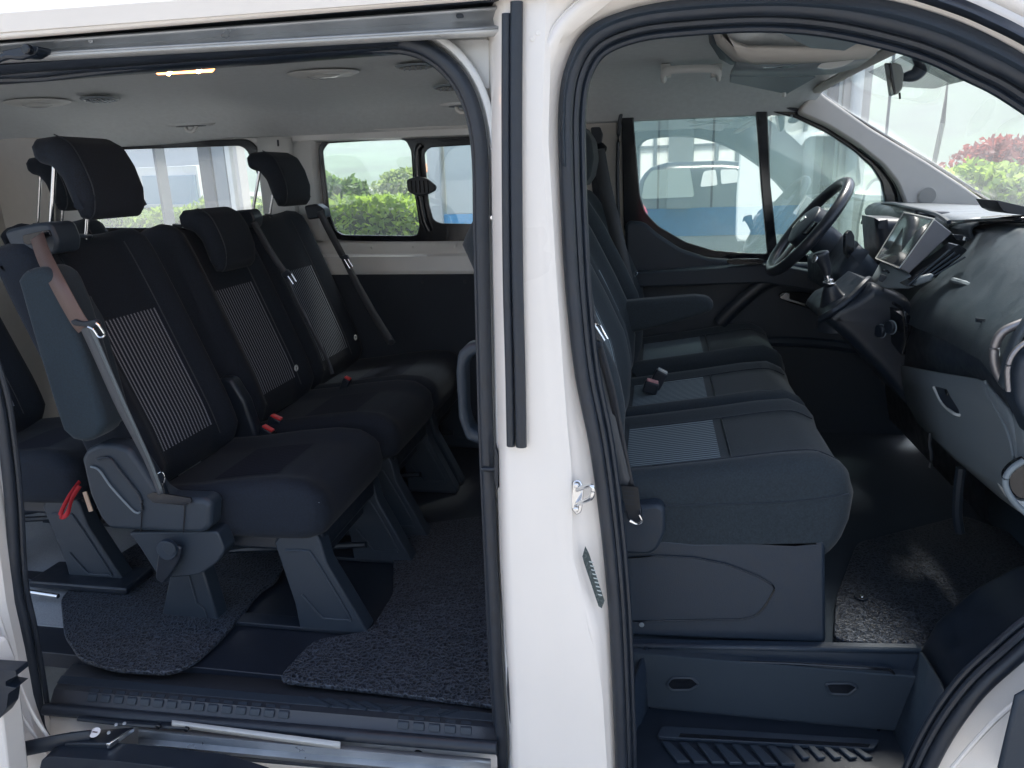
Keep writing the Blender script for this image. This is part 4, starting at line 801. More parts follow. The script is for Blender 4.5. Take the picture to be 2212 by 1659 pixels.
# seat box of the front bench
sbx = empty('seat_box', (.15, 1.9, .54), 'moulded dark box under the front passenger seats', 'seat box')
bxp = [at(a, b, 1.475) for a, b in ((1300, 1165), (1440, 1165), (1500, 1172), (1783, 1165), (1785, 1392), (1300, 1372))]
prism('box', bxp, .86, plastic, sbx, bevel=.008)
rc = rpoly(AT(1.473, (1345, 1206), (1420, 1200), (1500, 1204), (1570, 1218), (1640, 1245), (1676, 1268), (1652, 1310), (1632, 1330), (1600, 1337), (1345, 1342)), .012)
prism('raised_panel', rc, .004, plastic, sbx, bevel=.003)
tube('panel_groove', [p+Vector((0, -.001, 0)) for p in rc], .0016, gloss, sbx, seg=6, closed=True)
disc('screw_cover', at(1386, 1349, 1.472), (0, -1, 0), .006, .003, greyplastic, sbx, seg=12)
prism('recliner_cover', rpoly(AT(1.44, (1330, 1100), (1420, 1090), (1436, 1100), (1438, 1150), (1420, 1190), (1400, 1200), (1330, 1196)), .012), .05, plastic, sbx, bevel=.008)
# front belt by the pillar
fb_ = empty('seat_belt', at(1290, 900, 1.42), 'wide ribbed seat belt of the front passenger hanging beside the door seal', 'seat belt', 'seat belts')
ribbon('upper_webbing', [at(1248, 560, 1.42), at(1262, 660, 1.42), at(1280, 740, 1.42), at(1300, 860, 1.41), at(1322, 960, 1.40), at(1345, 1050, 1.40)], (1, -.25, .1), .040, webbing, fb_)
ribbon('lower_webbing', [at(1292, 740, 1.41), at(1320, 840, 1.40), at(1340, 940, 1.40), at(1362, 1050, 1.395)], (1, -.4, .1), .016, mat('webbing_dark', (.02, .024, .032), .5), fb_)
prism('label', AT(1.385, (1342, 1050), (1378, 1052), (1384, 1100), (1352, 1105)), .003, mat('label_black', (.012, .015, .02), .4), fb_, bevel=0)
for k in range(4): prism('label_line', AT(1.3845, (1347, 1060+k*9), (1370, 1061+k*9), (1370, 1063+k*9), (1347, 1062+k*9)), .0004, slate, fb_, bevel=0)
prism('guide', rpoly(AT(1.40, (1258, 744), (1290, 738), (1300, 742), (1300, 752), (1262, 760)), .003), .03, darkplastic, fb_, bevel=.002)
disc('guide_screw', at(1268, 770, 1.40), (0, -1, 0), .006, .004, steel, fb_, seg=14)
prism('tongue_body', rpoly(AT(1.405, (1272, 682), (1284, 680), (1290, 700), (1292, 716), (1280, 712), (1274, 700)), .004), .012, darkplastic, fb_, bevel=.002)
tube('tongue_loop', AT(1.40, (1282, 698), (1296, 704), (1312, 732), (1306, 736)), .0022, steel, fb_, seg=8, closed=True)
prism('anchor', rpoly(AT(1.40, (1350, 1095), (1386, 1100), (1388, 1130), (1370, 1138), (1355, 1120)), .006), .02, darkplastic, fb_, bevel=.004)
tube('anchor_hook', cr(AT(1.39, (1360, 1125), (1376, 1132), (1386, 1125), (1380, 1112)), 4), .003, steel, fb_, seg=8)
db = empty('seat_belt', at(1300, 290, 2.92), 'driver belt running from the far pillar down behind the driver seat', 'seat belt', 'seat belts')
prism('height_adjuster', rpoly(AT(2.90, (1276, 275), (1296, 274), (1302, 290), (1298, 320), (1280, 325)), .006), .04, darkplastic, db, bevel=.005)
prism('belt_ring', rpoly(AT(2.88, (1282, 312), (1300, 306), (1312, 318), (1308, 330), (1286, 330)), .008), .02, gloss, db, bevel=.004)
ribbon('upper_webbing', [at(1292, 322, 2.88), at(1306, 400, 2.84), at(1330, 500, 2.80), at(1350, 590, 2.78), at(1366, 680, 2.76)], (1, -.1, .1), .050, webbing, db)
ribbon('lower_webbing', [at(1282, 322, 2.93), at(1292, 420, 2.93), at(1304, 540, 2.93)], (1, 0, 0), .040, mat('webbing_dark', (.02, .024, .032), .5), db)
tube('tongue_loop', AT(2.76, (1368, 590), (1376, 584), (1378, 590), (1372, 598)), .003, steel, db, seg=8, closed=True)
# grab handle behind the door seal
ypad('pillar_grab', [Vector((p.x, 0, p.z)) for p in AT(1.5, (988, 800), (992, 760), (1012, 740), (1060, 730), (1060, 755), (1022, 766), (1010, 790), (1012, 880), (1020, 920), (1060, 940), (1060, 962), (1010, 945), (994, 900))], 1.48, 1.53, slate, van, r=.012)

# ================================================================== STEP WELL under the front door
sw = empty('step_well', (.25, 1.35, .40), 'dark moulded step well with a storage panel and ribbed tread', 'step')
prism('back_panel', rpoly(AT(1.44, (1340, 1398), (1396, 1396), (1990, 1408), (2062, 1545), (2070, 1660), (1340, 1640)), .005), .03, plastic, sw, bevel=.006)
pp = rpoly(AT(1.425, (1404, 1438), (1412, 1424), (1700, 1432), (1925, 1446), (1934, 1460), (1918, 1530), (1892, 1588), (1700, 1578), (1420, 1562), (1402, 1545)), .012)
prism('storage_panel', pp, .02, plastic, sw, bevel=.006)
tube('panel_gap', [p+Vector((0, -.001, 0)) for p in pp], .003, gloss, sw, seg=6, closed=True)
for a in (1470, 1812):
    q = rpoly(AT(1.421, (a-30, 1476), (a-18, 1462+(a > 1600)*12), (a+24, 1462+(a > 1600)*12), (a+40, 1476+(a > 1600)*6), (a+20, 1488+(a > 1600)*10), (a-20, 1488+(a > 1600)*8)), .006)
    h = prism('finger_recess', [p+Vector((0, -.0035, 0)) for p in q], .006, gloss, sw, bevel=.001); tube('recess_rim', [p+Vector((0, -.003, 0)) for p in q], .0028, slate, h, seg=6, closed=True)
sheet('well_side', [AT(1.44, (1396, 1396), (1402, 1500), (1408, 1590)), AT(1.36, (1360, 1500), (1380, 1600), (1400, 1660)), AT(1.23, (1338, 1480), (1342, 1600), (1350, 1700))], plastic, sw, th=.006)
sheet('well_side', [AT(1.44, (1990, 1408), (1930, 1560), (1905, 1600)), AT(1.36, (2030, 1470), (1960, 1620), (1930, 1690)), AT(1.24, (2062, 1545), (1985, 1660), (1960, 1760))], plastic, sw, th=.006)
sheet('well_top', [AT(1.44, (1345, 1396), (1600, 1400), (1990, 1408)), AT(1.47, (1345, 1388), (1600, 1392), (1990, 1400))], plastic, sw, th=.01)
box('tread_base', (-.06, 1.15, .375), (.60, 1.45, .395), darkplastic, sw, bevel=.006)
zt = .397
def tz(a, b, z=zt): return atz(a, b, z)
fr_ = rpoly([tz(1430, 1574), tz(1900, 1604), tz(1888, 1624), tz(1418, 1598)], .01)
mesh('tread_frame', [p for p in fr_]+[p+Vector((0, 0, .008)) for p in fr_], [tuple(range(len(fr_))), tuple(range(2*len(fr_)-1, len(fr_)-1, -1))]+[(i, (i+1) % len(fr_), len(fr_)+(i+1) % len(fr_), len(fr_)+i) for i in range(len(fr_))], slate, sw, bevel=.002)
for k in range(7):
    a = 1428+k*38; q = [tz(a, 1606+k*1.5), tz(a+18, 1607+k*1.5), tz(a+62, 1650+k), tz(a+34, 1650+k)]
    mesh('tread_bar', q+[p+Vector((0, 0, .007)) for p in q], [(0, 1, 2, 3), (7, 6, 5, 4), (0, 1, 5, 4), (1, 2, 6, 5), (2, 3, 7, 6), (3, 0, 4, 7)], slate, sw, bevel=.0015)
for k in range(5):
    a = 1700+k*34; q = [tz(a, 1600+k*4), tz(a+12, 1600+k*4), tz(a+50, 1640), tz(a+34, 1642)]
    mesh('tread_bar', q+[p+Vector((0, 0, .006)) for p in q], [(0, 1, 2, 3), (7, 6, 5, 4), (0, 1, 5, 4), (1, 2, 6, 5), (2, 3, 7, 6), (3, 0, 4, 7)], slate, sw, bevel=.0015)
sl_ = [tz(1470, 1585, .406), tz(1880, 1608, .406), tz(1876, 1614, .406), tz(1466, 1592, .406)]
mesh('tread_slot', sl_+[p+Vector((0, 0, .001)) for p in sl_], [(0, 1, 2, 3), (7, 6, 5, 4), (0, 1, 5, 4), (1, 2, 6, 5), (2, 3, 7, 6), (3, 0, 4, 7)], gloss, sw, bevel=0)
ypad('wheel_arch_trim', [Vector((p.x, 0, p.z)) for p in AT(1.3, (2060, 1540), (2100, 1470), (2200, 1390), (2300, 1340), (2500, 1300), (2500, 1700), (2000, 1720))], 1.25, 1.50, darkplastic, sw, r=.02)

# floor mats ---------------------------------------------------------
def floor_mat(nm, pts, z, lab):
    P = [atz(a, b, z) for a, b in pts]; P = rpoly(P, .03, 3); n = len(P)
    mesh(nm, P+[p+Vector((0, 0, .012)) for p in P], [tuple(range(n)), tuple(range(2*n-1, n-1, -1))]+[(i, (i+1) % n, n+(i+1) % n, n+i) for i in range(n)], matm, None, bevel=.003, label=lab, cat='floor mat', group='black coil floor mats')
floor_mat('floor_mat', [(132, 1300), (180, 1250), (240, 1215), (330, 1160), (420, 1130), (560, 1180), (620, 1210), (600, 1260), (560, 1285), (520, 1340), (470, 1395), (420, 1440), (370, 1462), (250, 1455), (175, 1432), (140, 1380)], .444, 'black coil mat under the nearest seat on the left')
floor_mat('floor_mat', [(598, 1478), (640, 1430), (680, 1390), (800, 1370), (850, 1290), (850, 1190), (900, 1140), (1200, 1100), (1200, 1560), (1070, 1534), (800, 1500)], .444, 'large black coil mat filling the rear entrance by the pillar')
floor_mat('floor_mat', [(1800, 1392), (1804, 1300), (1850, 1180), (2080, 1120), (2240, 1180), (2220, 1320), (2110, 1345), (2136, 1398), (2100, 1420), (2040, 1432), (1995, 1420), (1970, 1396), (1900, 1400)], .544, 'black mat with scalloped edge on the cab floor')
disc('mat_fastener', atz(1860, 1290, .558), (0, 0, 1), .016, .004, darkplastic, None, seg=18, label='round dark fastener with a bright stud on the cab mat', cat='fastener')
disc('mat_stud', atz(1862, 1289, .563), (0, 0, 1), .006, .003, steel, bpy.data.objects['mat_fastener'], seg=12)

# ================================================================== DASHBOARD
da = empty('dashboard', (.9, 2.1, .6), 'dark textured dashboard with glovebox, vents and centre console', 'dashboard')
ST = [1.30, 1.42, 1.55, 1.75, 1.95, 2.08]
def lp(v, y): return float(np.interp(y, [1.3, 1.5, 1.8, 2.08], v))
rows = []
for t in range(13):
    r = []
    for y in np.linspace(1.30, 2.10, 17):
        K = [(1.55, 1.27), (1.30, 1.345), (lp([1.02, 1.0, 1.0, 1.0], y), lp([1.37, 1.39, 1.40, 1.405], y)), (lp([.78, .79, .82, .84], y), lp([1.385, 1.39, 1.395, 1.395], y)), (lp([.70, .72, .75, .78], y), lp([1.365, 1.36, 1.355, 1.35], y)),
             (lp([.60, .665, .70, .735], y), lp([1.315, 1.296, 1.282, 1.266], y)), (lp([.575, .625, .66, .685], y), lp([1.26, 1.245, 1.235, 1.225], y)),
             (lp([.57, .612, .645, .645], y), lp([1.20, 1.195, 1.175, 1.16], y)), (lp([.585, .622, .66, .66], y), lp([1.17, 1.175, 1.152, 1.135], y)), (.73, 1.13)]
        c = cr([Vector((a, y, b)) for a, b in K], 3); r.append(c[min(len(c)-1, round(t*(len(c)-1)/12))])
    rows.append(r)
sheet('upper_pad', rows, dashmat, da, th=.01)
box('dash_core', (.86, 1.34, .95), (1.30, 2.92, 1.33), darkplastic, da, bevel=.02)
tube('pad_crease', cr([at(2058, 604, 1.93), at(2110, 620, 1.80), at(2165, 640, 1.66), at(2225, 658, 1.55)], 6), .006, greyplastic, da, seg=6)
prism('airbag_mark', rpoly([at(a, b, Y)+Vector((-.004, 0, .003)) for a, b, Y in ((2112, 690, 1.585), (2140, 694, 1.56), (2138, 702, 1.56), (2112, 699, 1.585))], .001), .002, slate, da, bevel=0)
text('airbag_text', 'AIRBAG', gloss, da, at(2126, 696.5, 1.565)+Vector((-.006, 0, .004)), basis((.35, -.9, .1), (.5, 0, .8)), .0062)
# recess and glove box
gl = [[at(1950, 790, 2.02), at(2030, 805, 1.82), at(2110, 818, 1.62), at(2130, 826, 1.56), at(2180, 885, 1.46), at(2200, 930, 1.42)],
      [at(1953, 830, 2.02), at(2032, 850, 1.82), at(2112, 868, 1.62), at(2142, 880, 1.55), at(2186, 930, 1.46), at(2206, 975, 1.42)],
      [at(1962, 870, 2.01), at(2040, 920, 1.82), at(2118, 950, 1.62), at(2150, 970, 1.55), at(2196, 1000, 1.46), at(2214, 1030, 1.42)],
      [at(1985, 912, 1.99), at(2050, 970, 1.82), at(2125, 1020, 1.65), at(2160, 1040, 1.57), at(2190, 1060, 1.48), at(2225, 1080, 1.42)],
      [at(2010, 930, 1.99), at(2060, 985, 1.84), at(2130, 1045, 1.67), at(2165, 1075, 1.59), at(2200, 1100, 1.50), at(2250, 1130, 1.43)]]
sheet('glovebox_lid', gl, greyplastic, da, th=.008)
gy = (2.02, 1.82, 1.62, 1.56, 1.46, 1.42)
lipr = [Vector((lp([.60, .625, .655, .655], y), y, lp([1.20, 1.195, 1.175, 1.16], y))) for y in gy]
sheet('lower_fascia', [lipr, [a.lerp(b, .5)+Vector((-.004, 0, 0)) for a, b in zip(lipr, gl[0])], [p+Vector((.006, 0, 0)) for p in gl[0]]], plastic, da, th=.006)
mesh('glovebox_pull', [at(2016, 834, 1.835), at(2080, 848, 1.70), at(2072, 898, 1.71), at(2060, 892, 1.72), at(2034, 870, 1.79)]+[p+Vector((.03, 0, -.005)) for p in (at(2016, 834, 1.835), at(2080, 848, 1.70), at(2072, 898, 1.71), at(2060, 892, 1.72), at(2034, 870, 1.79))], [(0, 1, 2, 3, 4), (9, 8, 7, 6, 5), (0, 1, 6, 5), (1, 2, 7, 6), (2, 3, 8, 7), (3, 4, 9, 8), (4, 0, 5, 9)], slate, da, bevel=.003)
tube('pull_edge', cr([at(2017, 836, 1.83), at(2036, 872, 1.785), at(2060, 893, 1.715), at(2074, 897, 1.705)], 4), .0035, pale, da, seg=8)
disc('glovebox_lock', at(2046, 848, 1.765), (-1, -.2, 0), .009, .003, gloss, da, seg=16, ry=.005)
tube('lid_edge', cr([at(2128, 822, 1.56), at(2146, 870, 1.53), at(2175, 930, 1.47), at(2188, 985, 1.45), at(2180, 1040, 1.46), at(2172, 1070, 1.47)], 5), .003, greyplastic, da, seg=8)
# side trim with round silver vent, cup holder below
sv = [at(2212, 696, 1.33), at(2168, 716, 1.335), at(2150, 745, 1.34), at(2148, 780, 1.34), at(2158, 812, 1.34), at(2178, 838, 1.335), at(2200, 850, 1.33)]
tube('vent_bezel', cr(sv, 8), .0075, mat('satin_silver', (.27, .26, .27), .38, metal=.8), da, seg=12)
for k in range(5): tube('vent_louvre', cr([at(2212, 722+k*6, 1.35), at(2182, 735+k*7, 1.355), at(2170+k, 765+k*5, 1.36), at(2176, 790+k*4, 1.36)], 4), .0025, gloss, da, seg=6)
ypad('end_cap', [Vector((p.x, 0, p.z)) for p in AT(1.31, (2300, 700), (2215, 742), (2186, 765), (2176, 800), (2180, 860), (2196, 890), (2212, 930), (2300, 1000))], 1.28, 1.34, slate, da, r=.012)
tube('end_cap_edge', cr(AT(1.275, (2260, 722), (2212, 742), (2186, 768), (2176, 800), (2178, 845)), 8), .004, mat('satin_silver', (.27, .26, .27), .38, metal=.8), da, seg=10)
ypad('dash_end', [Vector((p.x, 0, p.z)) for p in AT(1.36, (2160, 770), (2200, 870), (2215, 1000), (2190, 1060), (2400, 1100), (2500, 700), (2300, 620))], 1.345, 1.40, greyplastic, da, r=.015)
ch = [at(2212, 995, 1.34), at(2186, 1012, 1.34), at(2172, 1035, 1.34), at(2176, 1060, 1.34), at(2196, 1090, 1.34), at(2230, 1120, 1.34)]
tube('door_bin_rim', cr(ch, 8), .0055, greyplastic, da, seg=10)
prism('door_bin_opening', rpoly(AT(1.345, (2176, 1030), (2200, 1005), (2260, 985), (2270, 1080), (2200, 1080), (2180, 1060)), .01), .03, gloss, da, bevel=.003)
prism('door_bin', rpoly(AT(1.35, (2178, 1064), (2200, 1083), (2300, 1085), (2300, 1200), (2240, 1140), (2196, 1094)), .008), .05, pale, da, bevel=.006)
# far dash: hood, top pad and tray behind the windscreen
tp = []
for y in np.linspace(2.08, 2.94, 10):
    f = sstep(2.3, 2.55, y)
    K = [(1.52, 1.30), (1.25, 1.375), (1.0, 1.400), (.86, 1.402+.006*f), (.80-.03*f, 1.398+.010*f), (.775-.03*f, 1.378), (.80, 1.34), (.84, 1.30)]
    tp.append(cr([Vector((a, y, b)) for a, b in K], 3))
sheet('far_pad', tp, dashmat, da, th=.01)
hexa('instrument_hood', [at(1905, 440, 2.86), at(1975, 452, 2.34), at(1975, 468, 2.34), at(1900, 462, 2.86), at(1960, 440, 2.9), at(2060, 458, 2.34), at(2050, 478, 2.34), at(1960, 470, 2.9)], darkplastic, da, bevel=.012)
tube('hood_edge', cr([at(1906, 441, 2.85), at(1930, 440, 2.7), at(1960, 448, 2.45), at(2020, 462, 2.2), at(2050, 480, 2.1)], 5), .006, slate, da, seg=8)
sheet('tray', [[at(2040, 480, 2.25), at(2090, 476, 2.2), at(2160, 470, 2.1), at(2260, 470, 1.9)], [at(2050, 490, 2.2), at(2100, 480, 2.1), at(2170, 476, 2.0), at(2270, 478, 1.8)]], gloss, da, th=.012)
prism('tray_lid', rpoly(AT(1.95, (2152, 432), (2212, 446), (2300, 460), (2300, 475), (2185, 462), (2166, 454)), .004), .12, darkplastic, da, bevel=.004)
sheet('dash_front_far', [[Vector((.80, y, 1.38)) for y in np.linspace(2.05, 2.95, 8)], [Vector((.86, y, 1.2)) for y in np.linspace(2.05, 2.95, 8)], [Vector((.80, y, 1.05)) for y in np.linspace(2.05, 2.95, 8)], [Vector((.90, y, .60)) for y in np.linspace(2.05, 2.95, 8)]], darkplastic, da, th=.01)
# column shroud and instrument side
ypad('instrument_side', [Vector((p.x, 0, p.z)) for p in AT(2.50, (1878, 468), (1940, 470), (1950, 560), (1900, 600), (1885, 560))], 2.42, 2.62, darkplastic, da, r=.03)
ypad('lower_shroud', [Vector((p.x, 0, p.z)) for p in AT(2.40, (1800, 590), (1850, 520), (1900, 575), (1910, 620), (1870, 640), (1830, 660), (1800, 640))], 2.36, 2.85, plastic, da, r=.04)
# centre stack
cs = [Vector((p.x, 0, p.z)) for p in AT(2.06, (1884, 612), (1960, 640), (2000, 700), (1990, 800), (1995, 905), (1955, 870), (1895, 800), (1830, 735), (1776, 690), (1800, 660), (1850, 640))]
ypad('centre_stack', cs, 2.05, 2.34, darkplastic, da, r=.03)
hv = rpoly([at(1898, 655, 2.10), at(1920, 662, 2.05), at(1952, 684, 2.02), at(1956, 740, 2.02), at(1948, 770, 2.02), at(1925, 740, 2.05), at(1898, 700, 2.10)], .008)
mesh('climate_panel', hv+[p+Vector((.02, .01, 0)) for p in hv], [tuple(range(len(hv)))]+[(i, (i+1) % len(hv), len(hv)+(i+1) % len(hv), len(hv)+i) for i in range(len(hv))], gloss, da, bevel=.002)
for a, b, Y in ((1936, 706, 2.03), (1914, 714, 2.05)):
    p = at(a, b, Y)+Vector((-.012, -.006, 0)); n = Vector((-1, -.45, 0)); k_ = disc('climate_knob', p, n, .017, .012, darkplastic, da, seg=24)
    disc('knob_ring', p, n, .019, .003, greyplastic, da, seg=24)
tube('stack_edge', cr([at(1884, 620, 2.16), at(1900, 640, 2.10), at(1930, 655, 2.05), at(1952, 672, 2.02), at(1958, 700, 2.01)], 5), .004, gloss, da, seg=8)
sheet('console_bezel', [[at(1880, 612, 2.2), at(1902, 572, 2.2), at(1912, 560, 2.2)], [at(1890, 618, 2.12), at(1928, 580, 2.12), at(1934, 572, 2.12)], [at(1915, 622, 2.05), at(1942, 588, 2.05), at(1946, 580, 2.05)], [at(1960, 622, 1.98), at(1966, 610, 1.98), at(1975, 600, 1.98)], [at(2010, 605, 1.92), at(2012, 598, 1.92), at(2014, 592, 1.92)]], greyplastic, da, th=.008)
prism('bezel_button', rpoly(AT(2.085, (1902, 592), (1916, 596), (1911, 612), (1898, 606)), .003), .004, slate, da, bevel=.001)
tube('bezel_mark', AT(2.08, (1908, 584), (1916, 585), (1920, 590)), .003, gloss, da, seg=6)
prism('vent_block', rpoly([at(a, b, 1.96) for a, b in ((1955, 618), (2000, 580), (2070, 528), (2090, 540), (2075, 555), (1990, 620))], .004), .06, gloss, da, bevel=.003)
for k in range(4): tube('vent_louvre', [at(1962+k*9, 616-k*1, 1.955), at(2052+k*11, 540+k*5, 1.955)], .0022, slate, da, seg=6)
prism('dash_switch', rpoly(AT(1.93, (2058, 506), (2084, 508), (2096, 516), (2090, 522), (2066, 518)), .003), .01, gloss, da, bevel=.001)
prism('switch_light', AT(1.925, (2082, 512), (2086, 512), (2084, 519), (2080, 519)), .003, pale, da, bevel=0)
# tablet-like screen in its hood
tb = empty('dash_screen', at(1960, 540, 2.1), 'angled glossy screen in a grey hooded box on the dashboard', 'screen')
FR = [at(1893, 559, 2.26), at(1945, 580, 2.0), at(2020, 474, 2.0), at(1954, 459, 2.26)]
BK = [at(1911, 568, 2.26), at(1964, 591, 2.0), at(2057, 503, 2.0), at(2000, 480, 2.26)]
hexa('housing', FR+BK, mat('screen_housing', (.14, .145, .16), .45, bump=(300, .2, .001)), tb, bevel=.003)
nn = (FR[1]-FR[0]).cross(FR[3]-FR[0]).normalized(); nn = -nn if nn.x > 0 else nn
c0 = sum(FR, Vector())/4; SCR = [c0+(p-c0)*.93+nn*.002 for p in FR]
hexa('screen_glass', [p+nn*.001 for p in SCR]+[p-nn*.001 for p in SCR], mat('screen_glass', (.01, .014, .016), .06, spec=1, coat=1), tb, bevel=0)
tube('screen_rim', [p+nn*.002 for p in FR], .0022, lens, tb, seg=6, closed=True)
# steering wheel
sw_ = empty('steering_wheel', (.49, 2.62, 1.354), 'black leather steering wheel with airbag boss and column', 'steering wheel')
c = Vector((.49, 2.62, 1.354)); ux = Vector((.223, 0, .292)).normalized(); uy = Vector((0, 1, 0)); un = ux.cross(uy)
un = un if un.x < 0 else -un
tube('rim', [c+ux*math.cos(i*math.pi/32)*.175+uy*math.sin(i*math.pi/32)*.175 for i in range(64)], .0182, leather, sw_, seg=14, closed=True)
def oval(c, a, b, ra, rb, n=28, p=2.4):
    return [c+a*ra*abs(math.cos(2*math.pi*i/n))**(2/p)*(1 if math.cos(2*math.pi*i/n) >= 0 else -1)+b*rb*abs(math.sin(2*math.pi*i/n))**(2/p)*(1 if math.sin(2*math.pi*i/n) >= 0 else -1) for i in range(n)]
L0 = oval(c+un*-.015, ux, uy, .075, .085); L1 = oval(c+un*.02, ux, uy, .07, .08); L2 = oval(c+un*.03, ux, uy, .045, .055)
n = 28; mesh('airbag_boss', L0+L1+L2, [tuple(range(n)), tuple(range(3*n-1, 2*n-1, -1))]+[(k*n+i, k*n+(i+1) % n, (k+1)*n+(i+1) % n, (k+1)*n+i) for k in (0, 1) for i in range(n)], plastic, sw_, bevel=.003)
for s_ in (-1, 1):
    tube('spoke', [c+uy*s_*.06-ux*.01, c+uy*s_*.12-ux*.005, c+uy*s_*.17], .014, leather, sw_, seg=10, flat=(.018, .009), up=un)
    hexa('control_pad', [c+uy*s_*a+ux*b+un*h for h in (.018, .008) for a, b in ((.075, -.03), (.13, -.025), (.13, .02), (.075, .02))], gloss, sw_, bevel=.002)
tube('spoke', [c-ux*.06, c-ux*.12, c-ux*.17], .013, mat('satin_silver', (.27, .26, .27), .38, metal=.8), sw_, seg=10, flat=(.022, .008), up=un)
disc('oval_badge', c+un*.03+ux*.012, un, .012, .003, steel, sw_, seg=24, ry=.022, axis=ux)
tube('column', [c-un*.01, c-un*.16+Vector((0, 0, -.01))], .05, plastic, sw_, seg=18)
prism('stalk', rpoly(AT(2.38, (1826, 508), (1838, 496), (1846, 510), (1844, 548), (1834, 566), (1826, 548)), .006), .03, gloss, sw_, bevel=.005)
disc('ignition_ring', at(1828, 640, 2.37), (-1, -.6, 0), .02, .01, darkplastic, sw_, seg=20); disc('ignition_key_hole', at(1826, 640, 2.36), (-1, -.6, 0), .012, .004, steel, sw_, seg=16)
# gear lever
gv = empty('gear_lever', at(1800, 700, 2.13), 'black gear lever with chrome collar rising from a leather boot', 'gear lever')
kn = [at(1788, 594, 2.12), at(1785, 582, 2.12), at(1780, 568, 2.12), at(1775, 556, 2.12), at(1772, 547, 2.12), at(1771, 543, 2.12)]
tube('knob', cr(kn, 5), .017, leather, gv, seg=18, up=(0, 1, 0), rf=lambda t: float(np.interp(t, [0, .15, .45, .7, .85, .95, 1], [.62, .72, 1.0, 1.28, 1.15, .75, .15])))
disc('knob_top', at(1762, 560, 2.11), (-1, -.3, .3), .012, .006, steel, gv, seg=16)
tube('collar', AT(2.12, (1786, 590), (1790, 606)), .009, steel, gv, seg=14)
disc('chrome_ring', at(1791, 614, 2.12), (.15, 0, 1), .017, .006, steel, gv, seg=24); disc('chrome_ring', at(1790, 606, 2.12), (.15, 0, 1), .012, .006, steel, gv, seg=24)
tube('boot', cr([at(1792, 616, 2.12), at(1798, 640, 2.13), at(1806, 665, 2.14), at(1812, 700, 2.15)], 4), .055, leather, gv, seg=9, up=(0, 1, 0), rf=lambda t: .25+.85*t)
tube('boot_rim', cr([at(1772, 690, 2.07), at(1800, 672, 2.04), at(1840, 640, 2.06), at(1870, 608, 2.10), at(1878, 604, 2.2)], 5), .010, darkplastic, gv, seg=8)
# foot well lining
sheet('foot_well', [[Vector((.80, y, 1.02)) for y in np.linspace(1.42, 2.9, 8)], [Vector((.98, y, .80)) for y in np.linspace(1.42, 2.9, 8)], [Vector((1.05, y, .62)) for y in np.linspace(1.42, 2.9, 8)], [Vector((.96, y, .54)) for y in np.linspace(1.42, 2.9, 8)]], mat('footwell_felt', (.02, .042, .062), .85), van, th=.01)  # felt colour lifted and blued to imitate the stray-light veil
tube('foot_well_rib', cr([at(2076, 1010, 1.9), at(2070, 1060, 1.9), at(2068, 1110, 1.9), at(2074, 1150, 1.9)], 4), .012, slate, van, seg=8)
tube('loose_cable', cr([at(2010, 935, 1.85), at(2008, 960, 1.85), at(2012, 985, 1.85), at(2008, 1010, 1.85)], 4), .004, darkplastic, van, seg=6)

# ================================================================== OUTSIDE
def emat(name, col, rough=.9, **k): return mat(name, col, rough, **k)
asph = mat('asphalt', (.24, .235, .225), .9, var=.25, vscale=3, bump=(60, .4, .01))
mesh('ground', [(-600, -600, 0), (600, -600, 0), (600, 600, 0), (-600, 600, 0)], [(0, 1, 2, 3)], asph, smooth=False, kind='structure')
mesh('verge', [(x, y, .03) for x, y in ((9, 9), (80, 14), (120, 120), (-60, 120), (-60, 10.2), (3, 10.2))], [tuple(range(6))], mat('verge_grass', (.12, .15, .05), .95, var=.4, vscale=2, bump=(20, .5, .05)), smooth=False, kind='structure')
leafA = translucent('ivy_leaves', (.12, .20, .05), (.35, .5, .08), .45, .45, 6); leafB = translucent('tree_leaves', (.08, .13, .06), (.2, .32, .1), .4, .5, 3)
leafC = translucent('light_leaves', (.14, .19, .08), (.35, .45, .15), .45, .4, 3); leafR = translucent('red_leaves', (.20, .07, .06), (.4, .12, .1), .4, .4, 3); bark = mat('bark', (.10, .08, .06), .9, var=.3, vscale=20)
def cloud(c, r, n, shell=.6):
    d = rng.normal(size=(n, 3)); d /= np.linalg.norm(d, axis=1)[:, None]; q = (shell+(1-shell)*rng.random((n, 1)))
    bump_ = 1+.18*np.sin(d[:, :1]*7+c[0])*np.cos(d[:, 2:]*6+c[1]); return np.array(c)+d*np.array(r)*q*bump_
